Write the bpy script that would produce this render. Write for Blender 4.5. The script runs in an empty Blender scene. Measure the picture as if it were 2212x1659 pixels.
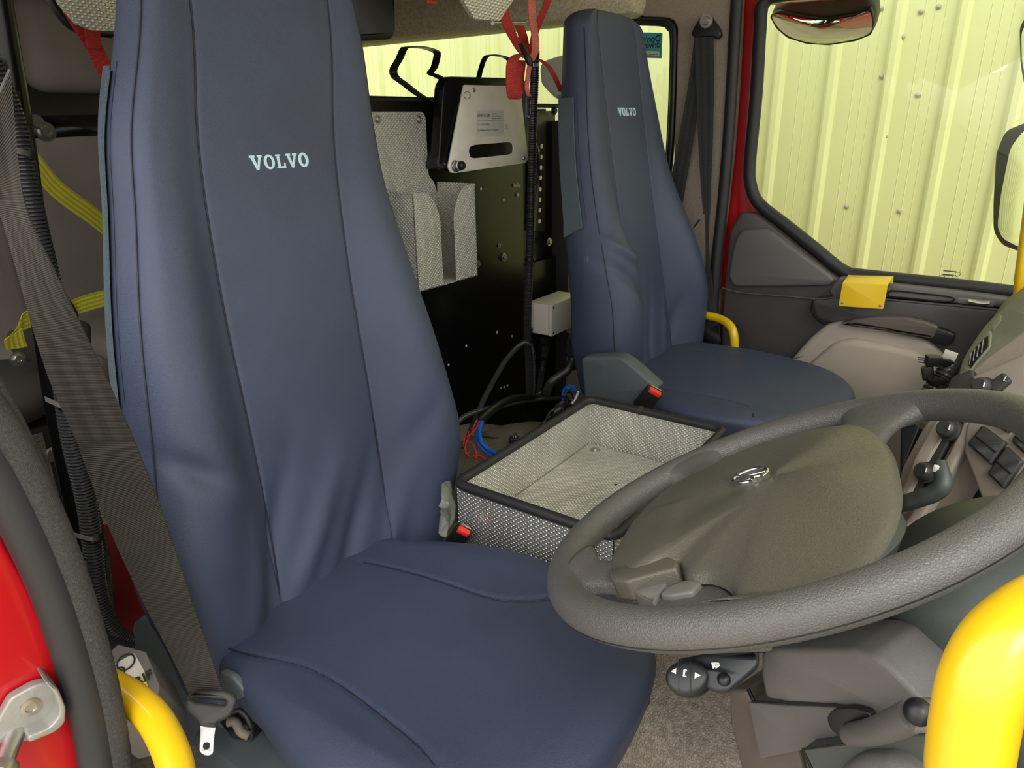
import bpy, math, random
from mathutils import Vector as V, Matrix
random.seed(7)
C = bpy.context.scene.collection
S = bpy.context.scene
rad = math.radians
# ---------------------------------------------------------------- camera
F = 1534.0; TH = rad(35.5); PT = rad(20.3); RL = rad(0.9); CH = 1.10
fw = V((-math.sin(TH)*math.cos(PT), math.cos(TH)*math.cos(PT), -math.sin(PT)))
r0 = V((math.cos(TH), math.sin(TH), 0)); u0 = r0.cross(fw)
rt = r0*math.cos(RL)-u0*math.sin(RL); up = u0*math.cos(RL)+r0*math.sin(RL)
CAM = V((0, 0, CH))
cd = bpy.data.cameras.new('camera'); cam = bpy.data.objects.new('camera', cd); C.objects.link(cam)
cd.sensor_width = 36; cd.lens = F/2212*36; cd.clip_start = 0.01; cd.clip_end = 200
cam.matrix_world = Matrix((( rt.x, up.x, -fw.x, 0), (rt.y, up.y, -fw.y, 0), (rt.z, up.z, -fw.z, CH), (0, 0, 0, 1)))
S.camera = cam
# ---------------------------------------------------------------- world, light, exposure
w = bpy.data.worlds.new('overcast_sky'); S.world = w; w.use_nodes = True
nt = w.node_tree; nt.nodes.clear()
wo = nt.nodes.new('ShaderNodeOutputWorld'); bg = nt.nodes.new('ShaderNodeBackground')
tc = nt.nodes.new('ShaderNodeTexCoord'); sx = nt.nodes.new('ShaderNodeSeparateXYZ')
cr = nt.nodes.new('ShaderNodeValToRGB')
cr.color_ramp.elements[0].position = 0.45; cr.color_ramp.elements[0].color = (.50, .47, .42, 1)
cr.color_ramp.elements[1].position = 0.62; cr.color_ramp.elements[1].color = (1.0, 1.0, 1.0, 1)
mp = nt.nodes.new('ShaderNodeMapRange'); mp.inputs[1].default_value = -1; mp.inputs[2].default_value = 1
nt.links.new(tc.outputs['Generated'], sx.inputs[0]); nt.links.new(sx.outputs[2], mp.inputs[0])
nt.links.new(mp.outputs[0], cr.inputs[0]); nt.links.new(cr.outputs[0], bg.inputs[0])
bg.inputs[1].default_value = 1.0; nt.links.new(bg.outputs[0], wo.inputs[0])
sl = bpy.data.lights.new('sun', 'SUN'); sl.energy = 0.55; sl.angle = rad(25); sl.color = (1, .97, .90)
sun = bpy.data.objects.new('sun', sl); C.objects.link(sun)
sun.rotation_euler = V((-0.55, 0.55, -0.8)).to_track_quat('-Z', 'Y').to_euler()
S.view_settings.view_transform = 'Standard'; S.view_settings.look = 'None'
S.view_settings.gamma = 1; S.view_settings.use_curve_mapping = False
S.view_settings.exposure = 1.55
S.cycles.use_denoising = True; S.cycles.max_bounces = 8; S.cycles.transparent_max_bounces = 16
S.cycles.sample_clamp_indirect = 6
# ---------------------------------------------------------------- points from measured directions
def ray(x, y): return fw+rt*((x-1106)/F)-up*((y-829.5)/F)
def ox(x, y, X): d = ray(x, y); return CAM+d*(X/d.x)
def oy(x, y, Y): d = ray(x, y); return CAM+d*(Y/d.y)
def oz(x, y, Z): d = ray(x, y); return CAM+d*((Z-CH)/d.z)
def od(x, y, D): return CAM+ray(x, y)*D
def opl(x, y, p, n): d = ray(x, y); p = V(p); n = V(n); return CAM+d*(((p-CAM).dot(n))/d.dot(n))
# ---------------------------------------------------------------- materials
def sr(c):
    c = c/255.0
    return c/12.92 if c <= .04045 else ((c+.055)/1.055)**2.4
def mat(name, rgb, rough=.5, metal=0, bump=None, bs=1.0, spec=.5, coat=0, var=0.0, vs=6, sub=None, stripes=None, dist=.001, dust=0):
    m = bpy.data.materials.new(name); m.use_nodes = True; n = m.node_tree.nodes; L = m.node_tree.links
    b = n['Principled BSDF']; col = (sr(rgb[0]), sr(rgb[1]), sr(rgb[2]), 1)
    b.inputs['Base Color'].default_value = col; b.inputs['Roughness'].default_value = rough
    b.inputs['Metallic'].default_value = metal; b.inputs['Specular IOR Level'].default_value = spec
    b.inputs['Coat Weight'].default_value = coat; b.inputs['Coat Roughness'].default_value = .08
    co = n.new('ShaderNodeTexCoord')
    csrc = None
    if var or dust:
        nz = n.new('ShaderNodeTexNoise'); nz.inputs['Scale'].default_value = vs; nz.inputs['Detail'].default_value = 5
        L.new(co.outputs['Object'], nz.inputs['Vector'])
        mx = n.new('ShaderNodeMix'); mx.data_type = 'RGBA'
        k = var or dust
        mx.inputs['A'].default_value = tuple(max(0, c*(1-k)) for c in col[:3])+(1,)
        mx.inputs['B'].default_value = tuple(min(1, c*(1+k)+(dust*.12)) for c in col[:3])+(1,)
        mr = n.new('ShaderNodeMapRange'); mr.inputs[1].default_value = .35; mr.inputs[2].default_value = .7
        L.new(nz.outputs[0], mr.inputs[0]); L.new(mr.outputs[0], mx.inputs[0]); L.new(mx.outputs['Result'], b.inputs['Base Color'])
        csrc = mx.outputs['Result']
    if bump:
        bp = n.new('ShaderNodeBump'); bp.inputs['Distance'].default_value = dist; bp.inputs['Strength'].default_value = 1.0
        h = None
        if bump == 'leather':
            t = n.new('ShaderNodeTexVoronoi'); t.inputs['Scale'].default_value = bs; t.feature = 'DISTANCE_TO_EDGE'
            nn = n.new('ShaderNodeTexNoise'); nn.inputs['Scale'].default_value = bs*.6
            L.new(co.outputs['Object'], nn.inputs['Vector']); ad = n.new('ShaderNodeVectorMath'); ad.operation = 'SCALE'; ad.inputs['Scale'].default_value = .6/bs
            L.new(nn.outputs[1], ad.inputs[0]); a2 = n.new('ShaderNodeVectorMath'); L.new(co.outputs['Object'], a2.inputs[0]); L.new(ad.outputs[0], a2.inputs[1])
            L.new(a2.outputs[0], t.inputs['Vector'])
            mm = n.new('ShaderNodeMath'); mm.operation = 'MINIMUM'; mm.inputs[1].default_value = .22; L.new(t.outputs['Distance'], mm.inputs[0]); h = mm.outputs[0]
        elif bump == 'noise':
            t = n.new('ShaderNodeTexNoise'); t.inputs['Scale'].default_value = bs; t.inputs['Detail'].default_value = 4
            L.new(co.outputs['Object'], t.inputs['Vector']); h = t.outputs[0]
        elif bump == 'tread' or bump == 'weave':
            su = n.new('ShaderNodeSeparateXYZ'); L.new(co.outputs['UV'], su.inputs[0])
            def mt(op, a, bb=None):
                q = n.new('ShaderNodeMath'); q.operation = op
                for i, z in ((0, a), (1, bb)):
                    if z is None: continue
                    if isinstance(z, (int, float)): q.inputs[i].default_value = z
                    else: L.new(z, q.inputs[i])
                return q.outputs[0]
            if bump == 'tread':
                k = math.pi*bs
                a = mt('MULTIPLY', su.outputs[0], k); c = mt('MULTIPLY', su.outputs[1], k*1.2)
                s1 = mt('SINE', a); s2 = mt('SINE', c)
                pr_ = mt('MULTIPLY', s1, s2); h = mt('POWER', mt('ABSOLUTE', mt('MAXIMUM', pr_, 0.0)), .55)
            else:
                h = mt('SINE', mt('MULTIPLY', su.outputs[1], bs*2*math.pi))
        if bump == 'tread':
            mz = n.new('ShaderNodeMix'); mz.data_type = 'RGBA'; L.new(h, mz.inputs[0])  # metal glints painted into base colour: bright raised dots, darker recesses
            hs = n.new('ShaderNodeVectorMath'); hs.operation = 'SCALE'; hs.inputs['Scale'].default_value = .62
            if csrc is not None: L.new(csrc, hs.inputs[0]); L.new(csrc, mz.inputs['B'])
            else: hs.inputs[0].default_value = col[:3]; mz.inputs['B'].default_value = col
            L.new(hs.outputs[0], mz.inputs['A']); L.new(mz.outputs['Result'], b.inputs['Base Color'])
        L.new(h, bp.inputs['Height']); L.new(bp.outputs[0], b.inputs['Normal'])
    if stripes:   # woven stripes running along the webbing (UV.x across 0..1)
        su = n.new('ShaderNodeSeparateXYZ'); L.new(co.outputs['UV'], su.inputs[0])
        q = n.new('ShaderNodeMath'); q.operation = 'MULTIPLY'; q.inputs[1].default_value = stripes*2*math.pi; L.new(su.outputs[0], q.inputs[0])
        q2 = n.new('ShaderNodeMath'); q2.operation = 'SINE'; L.new(q.outputs[0], q2.inputs[0])
        mr = n.new('ShaderNodeMapRange'); mr.inputs[1].default_value = -.3; mr.inputs[2].default_value = .3; L.new(q2.outputs[0], mr.inputs[0])
        mx = n.new('ShaderNodeMix'); mx.data_type = 'RGBA'
        mx.inputs['A'].default_value = tuple(c*.80 for c in col[:3])+(1,); mx.inputs['B'].default_value = tuple(min(1, c*1.18) for c in col[:3])+(1,)
        L.new(mr.outputs[0], mx.inputs[0]); L.new(mx.outputs['Result'], b.inputs['Base Color'])
    return m
M = {}
M['navy'] = mat('navy_vinyl', (58, 67, 88), .46, bump='noise', bs=900, dist=.0006, var=.10, vs=7, spec=.45)
M['navy_dark'] = mat('navy_seam', (26, 30, 44), .6)
M['velcro'] = mat('grey_blue_felt', (98, 114, 120), .95, bump='noise', bs=1500, dist=.002, var=.25, vs=900)
M['logo'] = mat('pale_blue_thread', (190, 222, 232), .6, bump='noise', bs=1500, dist=.0005)
M['plastic'] = mat('slate_grey_plastic', (78, 86, 88), .42, bump='leather', bs=900, dist=.0003, var=.08, vs=20)
M['black'] = mat('black_plastic', (26, 26, 28), .4)
M['blacksat'] = mat('black_painted_steel', (12, 12, 13), .3, spec=.3, var=.3, vs=12, bump='noise', bs=60, dist=.0003)
M['blackrub'] = mat('black_rubber', (34, 34, 35), .55)
M['felt'] = mat('grey_felt_seal', (62, 60, 58), .95, bump='noise', bs=1200, dist=.002, var=.25, vs=400)
M['conduit'] = mat('black_corrugated_conduit', (58, 58, 60), .26)
M['belt'] = mat('black_webbing', (53, 50, 45), .6, bump='weave', bs=520, dist=.00012, stripes=3.0)
M['belt_plain'] = mat('black_plain_webbing', (54, 50, 44), .7, bump='weave', bs=420, dist=.0004, var=.15, vs=25)
M['beltp'] = mat('passenger_webbing', (58, 60, 60), .6, bump='weave', bs=520, dist=.0004, stripes=2.5)
M['red_web'] = mat('red_webbing', (182, 50, 44), .75, bump='weave', bs=420, dist=.0005, var=.12, vs=30)
M['pink_web'] = mat('faded_red_webbing', (205, 112, 98), .8, bump='weave', bs=420, dist=.0005, var=.12, vs=30)
M['yel_web'] = mat('yellow_webbing', (214, 206, 60), .7, bump='weave', bs=420, dist=.0005, stripes=4)
M['yellow'] = mat('yellow_paint', (228, 186, 20), .34, coat=.4, bump='noise', bs=40, dist=.0004)
M['yellowflat'] = mat('yellow_sheet', (236, 196, 24), .4, coat=.2)
M['red'] = mat('red_paint', (172, 8, 20), .28, coat=.6)
M['red_dark'] = mat('dark_red_paint', (120, 8, 16), .5)
M['wheel'] = mat('grey_leather_grain', (86, 84, 81), .38, bump='leather', bs=380, dist=.0010, spec=.5)
M['pad'] = mat('taupe_grain_plastic', (90, 87, 76), .36, bump='leather', bs=320, dist=.0007, spec=.5)
M['spoke'] = mat('satin_grey_plastic', (112, 108, 103), .38, bump='noise', bs=900, dist=.0002)
M['chrome'] = mat('chrome', (225, 225, 225), .12, 1)
M['steel'] = mat('brushed_steel', (190, 190, 186), .38, 1, bump='noise', bs=300, dist=.0002, var=.15, vs=60)
M['zinc'] = mat('zinc_bolt', (180, 178, 170), .35, 1)
M['alu'] = mat('plain_aluminium', (236, 232, 214), .42, .2, bump='noise', bs=120, dist=.0002, var=.08, vs=14)
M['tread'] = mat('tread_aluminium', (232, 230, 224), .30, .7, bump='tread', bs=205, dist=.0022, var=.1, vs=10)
M['tread_in'] = mat('tread_aluminium_inner_glint', (244, 240, 228), .36, .5, bump='tread', bs=205, dist=.0024, var=.14, vs=9)  # tray inside; lighter dots imitate glints in the colour
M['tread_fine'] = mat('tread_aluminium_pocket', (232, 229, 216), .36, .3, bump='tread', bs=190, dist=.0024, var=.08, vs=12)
M['beige'] = mat('beige_trim', (166, 156, 142), .6, bump='leather', bs=520, dist=.0004, var=.05, vs=8)
M['taupe'] = mat('taupe_trim', (140, 130, 118), .55, bump='leather', bs=520, dist=.0004)
M['fabric'] = mat('beige_pillar_cloth', (150, 138, 124), .9, bump='noise', bs=500, dist=.001, var=.12, vs=260)
M['carpet_hdr'] = mat('beige_roof_carpet', (200, 190, 160), 1, bump='noise', bs=260, dist=.003, var=.22, vs=150)
M['carpet_trim'] = mat('grey_carpet', (100, 92, 80), 1, bump='noise', bs=420, dist=.003, var=.35, vs=300)
M['matfloor'] = mat('grained_rubber_mat', (140, 130, 116), .42, bump='leather', bs=210, dist=.003, var=.25, vs=120)
M['darktrim'] = mat('dark_door_trim', (74, 71, 69), .45, bump='leather', bs=620, dist=.0003, var=.06, vs=10)
M['midtrim'] = mat('mid_grey_trim', (96, 93, 90), .45, bump='leather', bs=620, dist=.0003)
M['dashtop'] = mat('olive_grey_dash', (134, 136, 112), .6, bump='leather', bs=300, dist=.0005, var=.08, vs=20)
M['column'] = mat('dark_green_grey_plastic', (70, 76, 72), .45, bump='noise', bs=900, dist=.0002)
M['switch'] = mat('dark_switch', (52, 52, 50), .5)
M['white'] = mat('off_white_box', (224, 218, 206), .45, var=.04)
M['print'] = mat('white_print', (225, 225, 220), .6)
M['label'] = mat('silver_label', (196, 194, 186), .5)
M['shell'] = mat('brown_grey_shell', (88, 80, 72), .5, bump='noise', bs=900, dist=.0002)
M['stalkm'] = mat('stalk_plastic', (38, 41, 43), .4)
M['castm'] = mat('cast_striker', (150, 148, 142), .45, .4, bump='noise', bs=200, dist=.0004)
M['ink'] = mat('dark_ink', (36, 36, 38), .7)
M['sticker'] = mat('teal_sticker', (66, 164, 172), .5)
M['stickerw'] = mat('cream_band', (214, 216, 176), .5)
M['bluew'] = mat('blue_cable', (22, 92, 178), .35)
M['redw'] = mat('red_wire', (214, 44, 40), .4)
M['buckred'] = mat('red_button', (228, 52, 44), .4)
M['foam'] = mat('black_pad_vinyl', (52, 50, 47), .5, bump='noise', bs=500, dist=.0004)
M['crewseat'] = mat('crew_taupe_cloth', (140, 130, 122), .85, bump='noise', bs=600, dist=.0008, var=.08, vs=6)
M['crewdark'] = mat('crew_dark_vinyl', (58, 54, 50), .6)
M['clad'] = mat('cream_cladding', (206, 207, 157), .55, var=.03, vs=1.2)
M['ground'] = mat('concrete_yard', (176, 164, 144), .9, bump='noise', bs=30, dist=.01, var=.1, vs=3)
M['brown'] = mat('dirty_grey', (110, 98, 84), .7, var=.3, vs=40)
M['mirror'] = mat('mirror_glass', (235, 235, 230), .02, 1)
M['screen'] = mat('dark_recess', (14, 12, 10), .25)
def glassmat(name, tint, refl):
    m = bpy.data.materials.new(name); m.use_nodes = True; n = m.node_tree.nodes; L = m.node_tree.links; n.clear()
    o = n.new('ShaderNodeOutputMaterial'); t = n.new('ShaderNodeBsdfTransparent'); g = n.new('ShaderNodeBsdfGlossy'); x = n.new('ShaderNodeMixShader')
    f = n.new('ShaderNodeFresnel'); f.inputs[0].default_value = refl
    t.inputs[0].default_value = tint; g.inputs['Roughness'].default_value = .01
    ge = n.new('ShaderNodeNewGeometry'); iv = n.new('ShaderNodeMath'); iv.operation = 'SUBTRACT'; iv.inputs[0].default_value = 1; L.new(ge.outputs['Backfacing'], iv.inputs[1])
    ml = n.new('ShaderNodeMath'); ml.operation = 'MULTIPLY'; L.new(f.outputs[0], ml.inputs[0]); L.new(iv.outputs[0], ml.inputs[1])
    L.new(ml.outputs[0], x.inputs[0]); L.new(t.outputs[0], x.inputs[1]); L.new(g.outputs[0], x.inputs[2]); L.new(x.outputs[0], o.inputs[0])
    return m
M['glass'] = glassmat('window_glass', (.93, .97, .88, 1), 1.45)
# ---------------------------------------------------------------- object helpers
GROUPS = {'side_mirror': 'mirrors outside the far door', 'black_cable': 'black cables on the tunnel', 'crew_seat': 'crew seats along the rear wall', 'belt_buckle': 'belt buckles beside the seats'}
def thing(name, label, cat, loc=(0, 0, 0), group=None, kind=None):
    group = group or GROUPS.get(name)
    o = bpy.data.objects.new(name, None); C.objects.link(o); o.location = loc; o.empty_display_size = .05
    if label: o['label'] = label; o['category'] = cat
    if group: o['group'] = group
    if kind: o['kind'] = kind
    return o
def tag(o, label, cat, group=None):
    o['label'] = label; o['category'] = cat
    if group: o['group'] = group
    return o
def struct(o):
    o['kind'] = 'structure'; return o
def wloc(o):
    v = V((0, 0, 0))
    while o is not None: v += V(o.location); o = o.parent
    return v
def obj(name, verts, faces, m, parent=None, uvs=None, smooth=True, sharp=None, label=None, origin=None):
    if parent is not None: org = wloc(parent)
    elif origin is not None: org = V(origin)
    else:
        vs = [V(v) for v in verts]; org = sum(vs, V((0, 0, 0)))/len(vs); org = V((org.x, org.y, min(v.z for v in vs)))
    me = bpy.data.meshes.new(name); me.from_pydata([tuple(V(v)-org) for v in verts], [], faces)
    if uvs is not None:
        ul = me.uv_layers.new(name='UVMap')
        for p in me.polygons:
            for li, vi in zip(p.loop_indices, p.vertices): ul.data[li].uv = uvs[vi]
    me.materials.append(m); me.update()
    if smooth:
        me.shade_smooth()
        if sharp: me.set_sharp_from_angle(angle=rad(sharp))
    o = bpy.data.objects.new(name, me); C.objects.link(o)
    if parent is not None: o.parent = parent
    else: o.location = org
    if label: o['label'] = label
    return o
def boxuv(me):
    ul = me.uv_layers.new(name='UVMap') if not me.uv_layers else me.uv_layers[0]
    for p in me.polygons:
        n = p.normal; a = max(range(3), key=lambda i: abs(n[i])); i, j = [(1, 2), (0, 2), (0, 1)][a]
        for li, vi in zip(p.loop_indices, p.vertices):
            c = me.vertices[vi].co; ul.data[li].uv = (c[i], c[j])
def cr_(P, n=8, closed=False):       # Catmull-Rom through points
    P = [V(p) for p in P]; out = []; N = len(P)
    rng = range(N) if closed else range(N-1)
    for i in rng:
        if closed: p0, p1, p2, p3 = P[i-1], P[i], P[(i+1) % N], P[(i+2) % N]
        else: p0 = P[max(i-1, 0)]; p1 = P[i]; p2 = P[i+1]; p3 = P[min(i+2, N-1)]
        for k in range(n):
            t = k/n
            out.append(.5*((2*p1)+(p2-p0)*t+(2*p0-5*p1+4*p2-p3)*t*t+(3*p1-p0-3*p2+p3)*t**3))
    if not closed: out.append(P[-1])
    return out
def rs(P, step):                      # resample by length
    out = [P[0]]; acc = 0
    for a, b in zip(P, P[1:]):
        L = (b-a).length
        if L < 1e-9: continue
        d = step-acc
        while d <= L: out.append(a+(b-a)*(d/L)); d += step
        acc = L-(d-step)
    if (out[-1]-P[-1]).length > step*.3: out.append(P[-1])
    return out
def rotframes(P, closed=False):
    N = len(P); T = []
    for i in range(N):
        a = P[i-1] if (i > 0 or closed) else P[i]; b = P[(i+1) % N] if (i < N-1 or closed) else P[i]
        T.append((b-a).normalized())
    n = T[0].orthogonal().normalized(); Fr = []
    for i in range(N):
        if i: n = (n-T[i]*n.dot(T[i])).normalized()
        Fr.append((T[i], n, T[i].cross(n)))
    return Fr
def tube(name, P, r, m, parent=None, sides=12, closed=False, rib=None, n=8, label=None, smoothpath=True, cap=True, sx_=1.0):
    P = cr_(P, n, closed) if smoothpath else [V(p) for p in P]
    if rib: P = rs(P, rib/3.0)
    Fr = rotframes(P, closed); vs = []; fs = []; N = len(P)
    for i, (p, (t, a, b)) in enumerate(zip(P, Fr)):
        rr = r(i/(N-1)) if callable(r) else r
        if rib: rr *= (1.0, 1.0, .80)[i % 3]
        for k in range(sides):
            g = 2*math.pi*k/sides; vs.append(p+a*math.cos(g)*rr*sx_+b*math.sin(g)*rr)
    for i in range(N if closed else N-1):
        j = (i+1) % N
        for k in range(sides): q = (k+1) % sides; fs.append((i*sides+k, i*sides+q, j*sides+q, j*sides+k))
    if not closed and cap: fs.append(tuple(range(sides))[::-1]); fs.append(tuple((N-1)*sides+k for k in range(sides)))
    return obj(name, vs, fs, m, parent, sharp=50, label=label)
def ribbon(name, A, B, th, m, parent=None, n=8, label=None, smoothpath=True):   # strap between two edge lines
    A = cr_(A, n) if smoothpath else [V(a) for a in A]; B = cr_(B, n) if smoothpath else [V(b) for b in B]
    vs = []; uv = []; L = 0; N = len(A); K = 6
    for i in range(N):
        if i: L += ((A[i]+B[i])-(A[i-1]+B[i-1])).length/2
        t = (A[min(i+1, N-1)]-A[max(i-1, 0)]); nrm = t.cross(B[i]-A[i]).normalized()*th/2
        for s in (1, -1):
            for k in range(K+1):
                f = k/K; vs.append(A[i].lerp(B[i], f)+nrm*s); uv.append((f, L))
    R = 2*(K+1); fs = []
    for i in range(N-1):
        a = i*R; b = a+R
        for k in range(K):
            fs.append((a+k, a+k+1, b+k+1, b+k)); o_ = K+1; fs.append((a+o_+k+1, a+o_+k, b+o_+k, b+o_+k+1))
        fs.append((a+K+1, a, b, b+K+1)); fs.append((a+K, a+2*K+1, b+2*K+1, b+K))
    fs.append(tuple(range(K+1))+tuple(range(2*K+1, K, -1)))
    e = (N-1)*R; fs.append(tuple(e+k for k in range(K, -1, -1))+tuple(e+k for k in range(K+1, 2*K+2)))
    return obj(name, vs, fs, m, parent, uvs=uv, sharp=40, label=label)
def strap(name, P, wdir, width, th, m, parent=None, n=8, label=None):
    wd = [V(x) for x in wdir] if isinstance(wdir[0], (tuple, list, V)) else [V(wdir)]*len(P)
    return ribbon(name, [V(p)-d.normalized()*width/2 for p, d in zip(P, wd)], [V(p)+d.normalized()*width/2 for p, d in zip(P, wd)], th, m, parent, n, label)
def rnd(P, r, n=5):                   # round the corners of a 2D polygon
    out = []; N = len(P)
    for i in range(N):
        a, b, c = V(P[i-1][:2]), V(P[i][:2]), V(P[(i+1) % N][:2])
        rr = r[i] if isinstance(r, (list, tuple)) else r
        d1 = (a-b); d2 = (c-b); t = min(rr, d1.length*.45, d2.length*.45)
        if t < 1e-6: out.append(b); continue
        p = b+d1.normalized()*t; q = b+d2.normalized()*t
        for k in range(n+1): s = k/n; out.append(p*(1-s)**2+b*2*s*(1-s)+q*s*s)
    return out
def plate(name, loops, org, ux, uy, th, m, parent=None, bev=.0008, label=None, br=2, sharp=35, origin=None):
    """extruded outline(s): loops of 2D points in metres on the plane org,ux,uy; front face at +normal side 0, body behind it"""
    ux = V(ux).normalized(); uy = V(uy); uy = (uy-ux*uy.dot(ux)).normalized(); nn = ux.cross(uy)
    cu = bpy.data.curves.new(name, 'CURVE'); cu.dimensions = '2D'; cu.fill_mode = 'BOTH'
    bev = min(bev, th*.45)
    cu.extrude = th/2-bev; cu.bevel_depth = bev; cu.bevel_resolution = br; cu.offset = -bev
    for lp in loops:
        sp = cu.splines.new('POLY'); sp.points.add(len(lp)-1); sp.use_cyclic_u = True
        for q, p in zip(sp.points, lp): q.co = (p[0], p[1], 0, 1)
    t = bpy.data.objects.new('tmp', cu); C.objects.link(t)
    dg = bpy.context.evaluated_depsgraph_get(); me0 = bpy.data.meshes.new_from_object(t.evaluated_get(dg))
    vs = [V(v.co) for v in me0.vertices]; fs = [tuple(p.vertices) for p in me0.polygons]
    bpy.data.objects.remove(t); bpy.data.curves.remove(cu); bpy.data.meshes.remove(me0)
    org = V(org); uv = [(v.x, v.y) for v in vs]
    W = [org+ux*v.x+uy*v.y+nn*(v.z-th/2) for v in vs]
    o = obj(name, W, fs, m, parent, uvs=uv, sharp=sharp, label=label, origin=origin)
    # weld and fix UV on sides
    import bmesh
    bm = bmesh.new(); bm.from_mesh(o.data); bmesh.ops.remove_doubles(bm, verts=bm.verts, dist=1e-6); bmesh.ops.recalc_face_normals(bm, faces=bm.faces); bm.to_mesh(o.data); bm.free()
    if 'tread' in m.name:
        ul = o.data.uv_layers[0]
        for p in o.data.polygons:
            n_ = p.normal
            if abs(n_.dot(nn)) < .5:
                td = nn.cross(n_)
                for li, vi in zip(p.loop_indices, p.vertices):
                    c = o.data.vertices[vi].co; ul.data[li].uv = (c.dot(td), c.dot(nn))
    return o
def basis(normal, upv=(0, 0, 1)):
    n = V(normal).normalized(); u = V(upv); uy = (u-n*u.dot(n)).normalized(); return uy.cross(n), uy, n
def pplate(name, pix, p, normal, th, m, parent=None, r=0, bev=.0008, label=None, holes=(), rp=5, lift=0):
    """outline given by measured directions, laid on the real plane (p, normal), extruded backwards by th"""
    ux, uy, n = basis(normal); p = V(p)+n*lift
    def to2(P_): return [((q-p).dot(ux), (q-p).dot(uy)) for q in (opl(a, b, p, n) for a, b in P_)]
    L = [rnd(to2(pix), r, rp) if r else to2(pix)]
    for h in holes:
        L.append(rnd(to2(h), r, rp) if r else to2(h))
    return plate(name, L, p, ux, uy, th, m, parent, bev, label)
def box(name, c, size, m, parent=None, R=None, bev=.002, label=None, seg=2):
    import bmesh
    bm = bmesh.new(); bmesh.ops.create_cube(bm, size=1)
    for v in bm.verts: v.co = V((v.co.x*size[0], v.co.y*size[1], v.co.z*size[2]))
    if bev: bmesh.ops.bevel(bm, geom=list(bm.edges), offset=bev, segments=seg, affect='EDGES', profile=.5)
    Rm = R if R is not None else Matrix.Identity(3); c = V(c)
    org = wloc(parent) if parent is not None else c-V((0, 0, size[2]/2))
    me = bpy.data.meshes.new(name); bm.to_mesh(me); bm.free(); boxuv(me)
    for v in me.vertices: v.co = Rm @ v.co+c-org
    me.materials.append(m); me.shade_smooth(); me.set_sharp_from_angle(angle=rad(40))
    o = bpy.data.objects.new(name, me); C.objects.link(o)
    if parent is not None: o.parent = parent
    else: o.location = org
    if label: o['label'] = label
    return o
def b2(name, lo, hi, m, parent=None, bev=.002, label=None):
    lo = V(lo); hi = V(hi); return box(name, (lo+hi)/2, hi-lo, m, parent, bev=bev, label=label)
def lathe(name, prof, c, axis, m, parent=None, sides=24, label=None, sharp=35):
    """prof: (radius, height) along axis"""
    ux, uy, n = basis(axis, (0, 0, 1) if abs(V(axis).normalized().z) < .95 else (1, 0, 0)); c = V(c); vs = []; fs = []
    for r, h in prof:
        for k in range(sides):
            g = 2*math.pi*k/sides; vs.append(c+n*h+ux*math.cos(g)*r+uy*math.sin(g)*r)
    for i in range(len(prof)-1):
        for k in range(sides): q = (k+1) % sides; fs.append((i*sides+k, i*sides+q, (i+1)*sides+q, (i+1)*sides+k))
    fs.append(tuple(range(sides))[::-1]); fs.append(tuple((len(prof)-1)*sides+k for k in range(sides)))
    return obj(name, vs, fs, m, parent, sharp=sharp, label=label)
def bolt(name, c, axis, r, m, parent=None, hexa=True, label=None):
    """hex head on a washer"""
    ux, uy, n = basis(axis, (0, 0, 1) if abs(V(axis).normalized().z) < .95 else (1, 0, 0)); c = V(c); vs = []; fs = []
    prof = [(r*1.45, 0, 24), (r*1.45, r*.22, 24)]
    def ring(rr, h, s):
        i0 = len(vs)
        for k in range(24):
            g = 2*math.pi*k/24
            q = rr
            if s == 6: q = rr*math.cos(math.pi/6)/math.cos(((g) % (math.pi/3))-math.pi/6)
            vs.append(c+n*h+ux*math.cos(g)*q+uy*math.sin(g)*q)
        return i0
    rings = [ring(r*1.5, 0, 0), ring(r*1.5, r*.2, 0), ring(r, r*.2, 6 if hexa else 0), ring(r, r*.75, 6 if hexa else 0), ring(r*.8, r*.95, 0), ring(r*.45, r*.95, 0), ring(r*.4, r*.8, 0)]
    for a, b in zip(rings, rings[1:]):
        for k in range(24): q = (k+1) % 24; fs.append((a+k, a+q, b+q, b+k))
    fs.append(tuple(rings[-1]+k for k in range(24))); fs.append(tuple(rings[0]+k for k in range(24))[::-1])
    return obj(name, vs, fs, m, parent, sharp=35, label=label)
def text(name, s, org, ux, uy, size, m, parent=None, th=.0006, align='LEFT', bold=0, label=None, mirror=False):
    cu = bpy.data.curves.new(name, 'FONT'); cu.body = s; cu.size = size; cu.extrude = th/2; cu.align_x = align; cu.offset = bold
    t = bpy.data.objects.new('tmp', cu); C.objects.link(t)
    dg = bpy.context.evaluated_depsgraph_get(); me = bpy.data.meshes.new_from_object(t.evaluated_get(dg))
    ux = V(ux).normalized(); uy = V(uy).normalized(); n = ux.cross(uy); sg = -1 if mirror else 1
    vs = [V(org)+ux*v.co.x*sg+uy*v.co.y+n*(v.co.z+th/2) for v in me.vertices]; fs = [tuple(p.vertices) for p in me.polygons]
    bpy.data.objects.remove(t); bpy.data.curves.remove(cu); bpy.data.meshes.remove(me)
    return obj(name, vs, fs, m, parent, smooth=False, label=label)
def lerp_tab(t, x):
    if x <= t[0][0]: return t[0][1]
    for (a, b), (c, d) in zip(t, t[1:]):
        if x <= c:
            k = (x-a)/(c-a); k = k*k*(3-2*k) if False else k
            return b+(d-b)*k
    return t[-1][1]
def stab(t):                          # smooth table
    P = cr_([(a, b, 0) for a, b in t], 8); T = [(p.x, p.y) for p in P]
    return lambda x: lerp_tab(T, x)
# ================================================================ THE SETTING
Yd = 2.12
def ss(o): o['kind'] = 'structure'; return o
ss(b2('ground', (-14, -12, -1.05), (12, 3.4, -1.0), M['ground'], bev=0))
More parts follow.
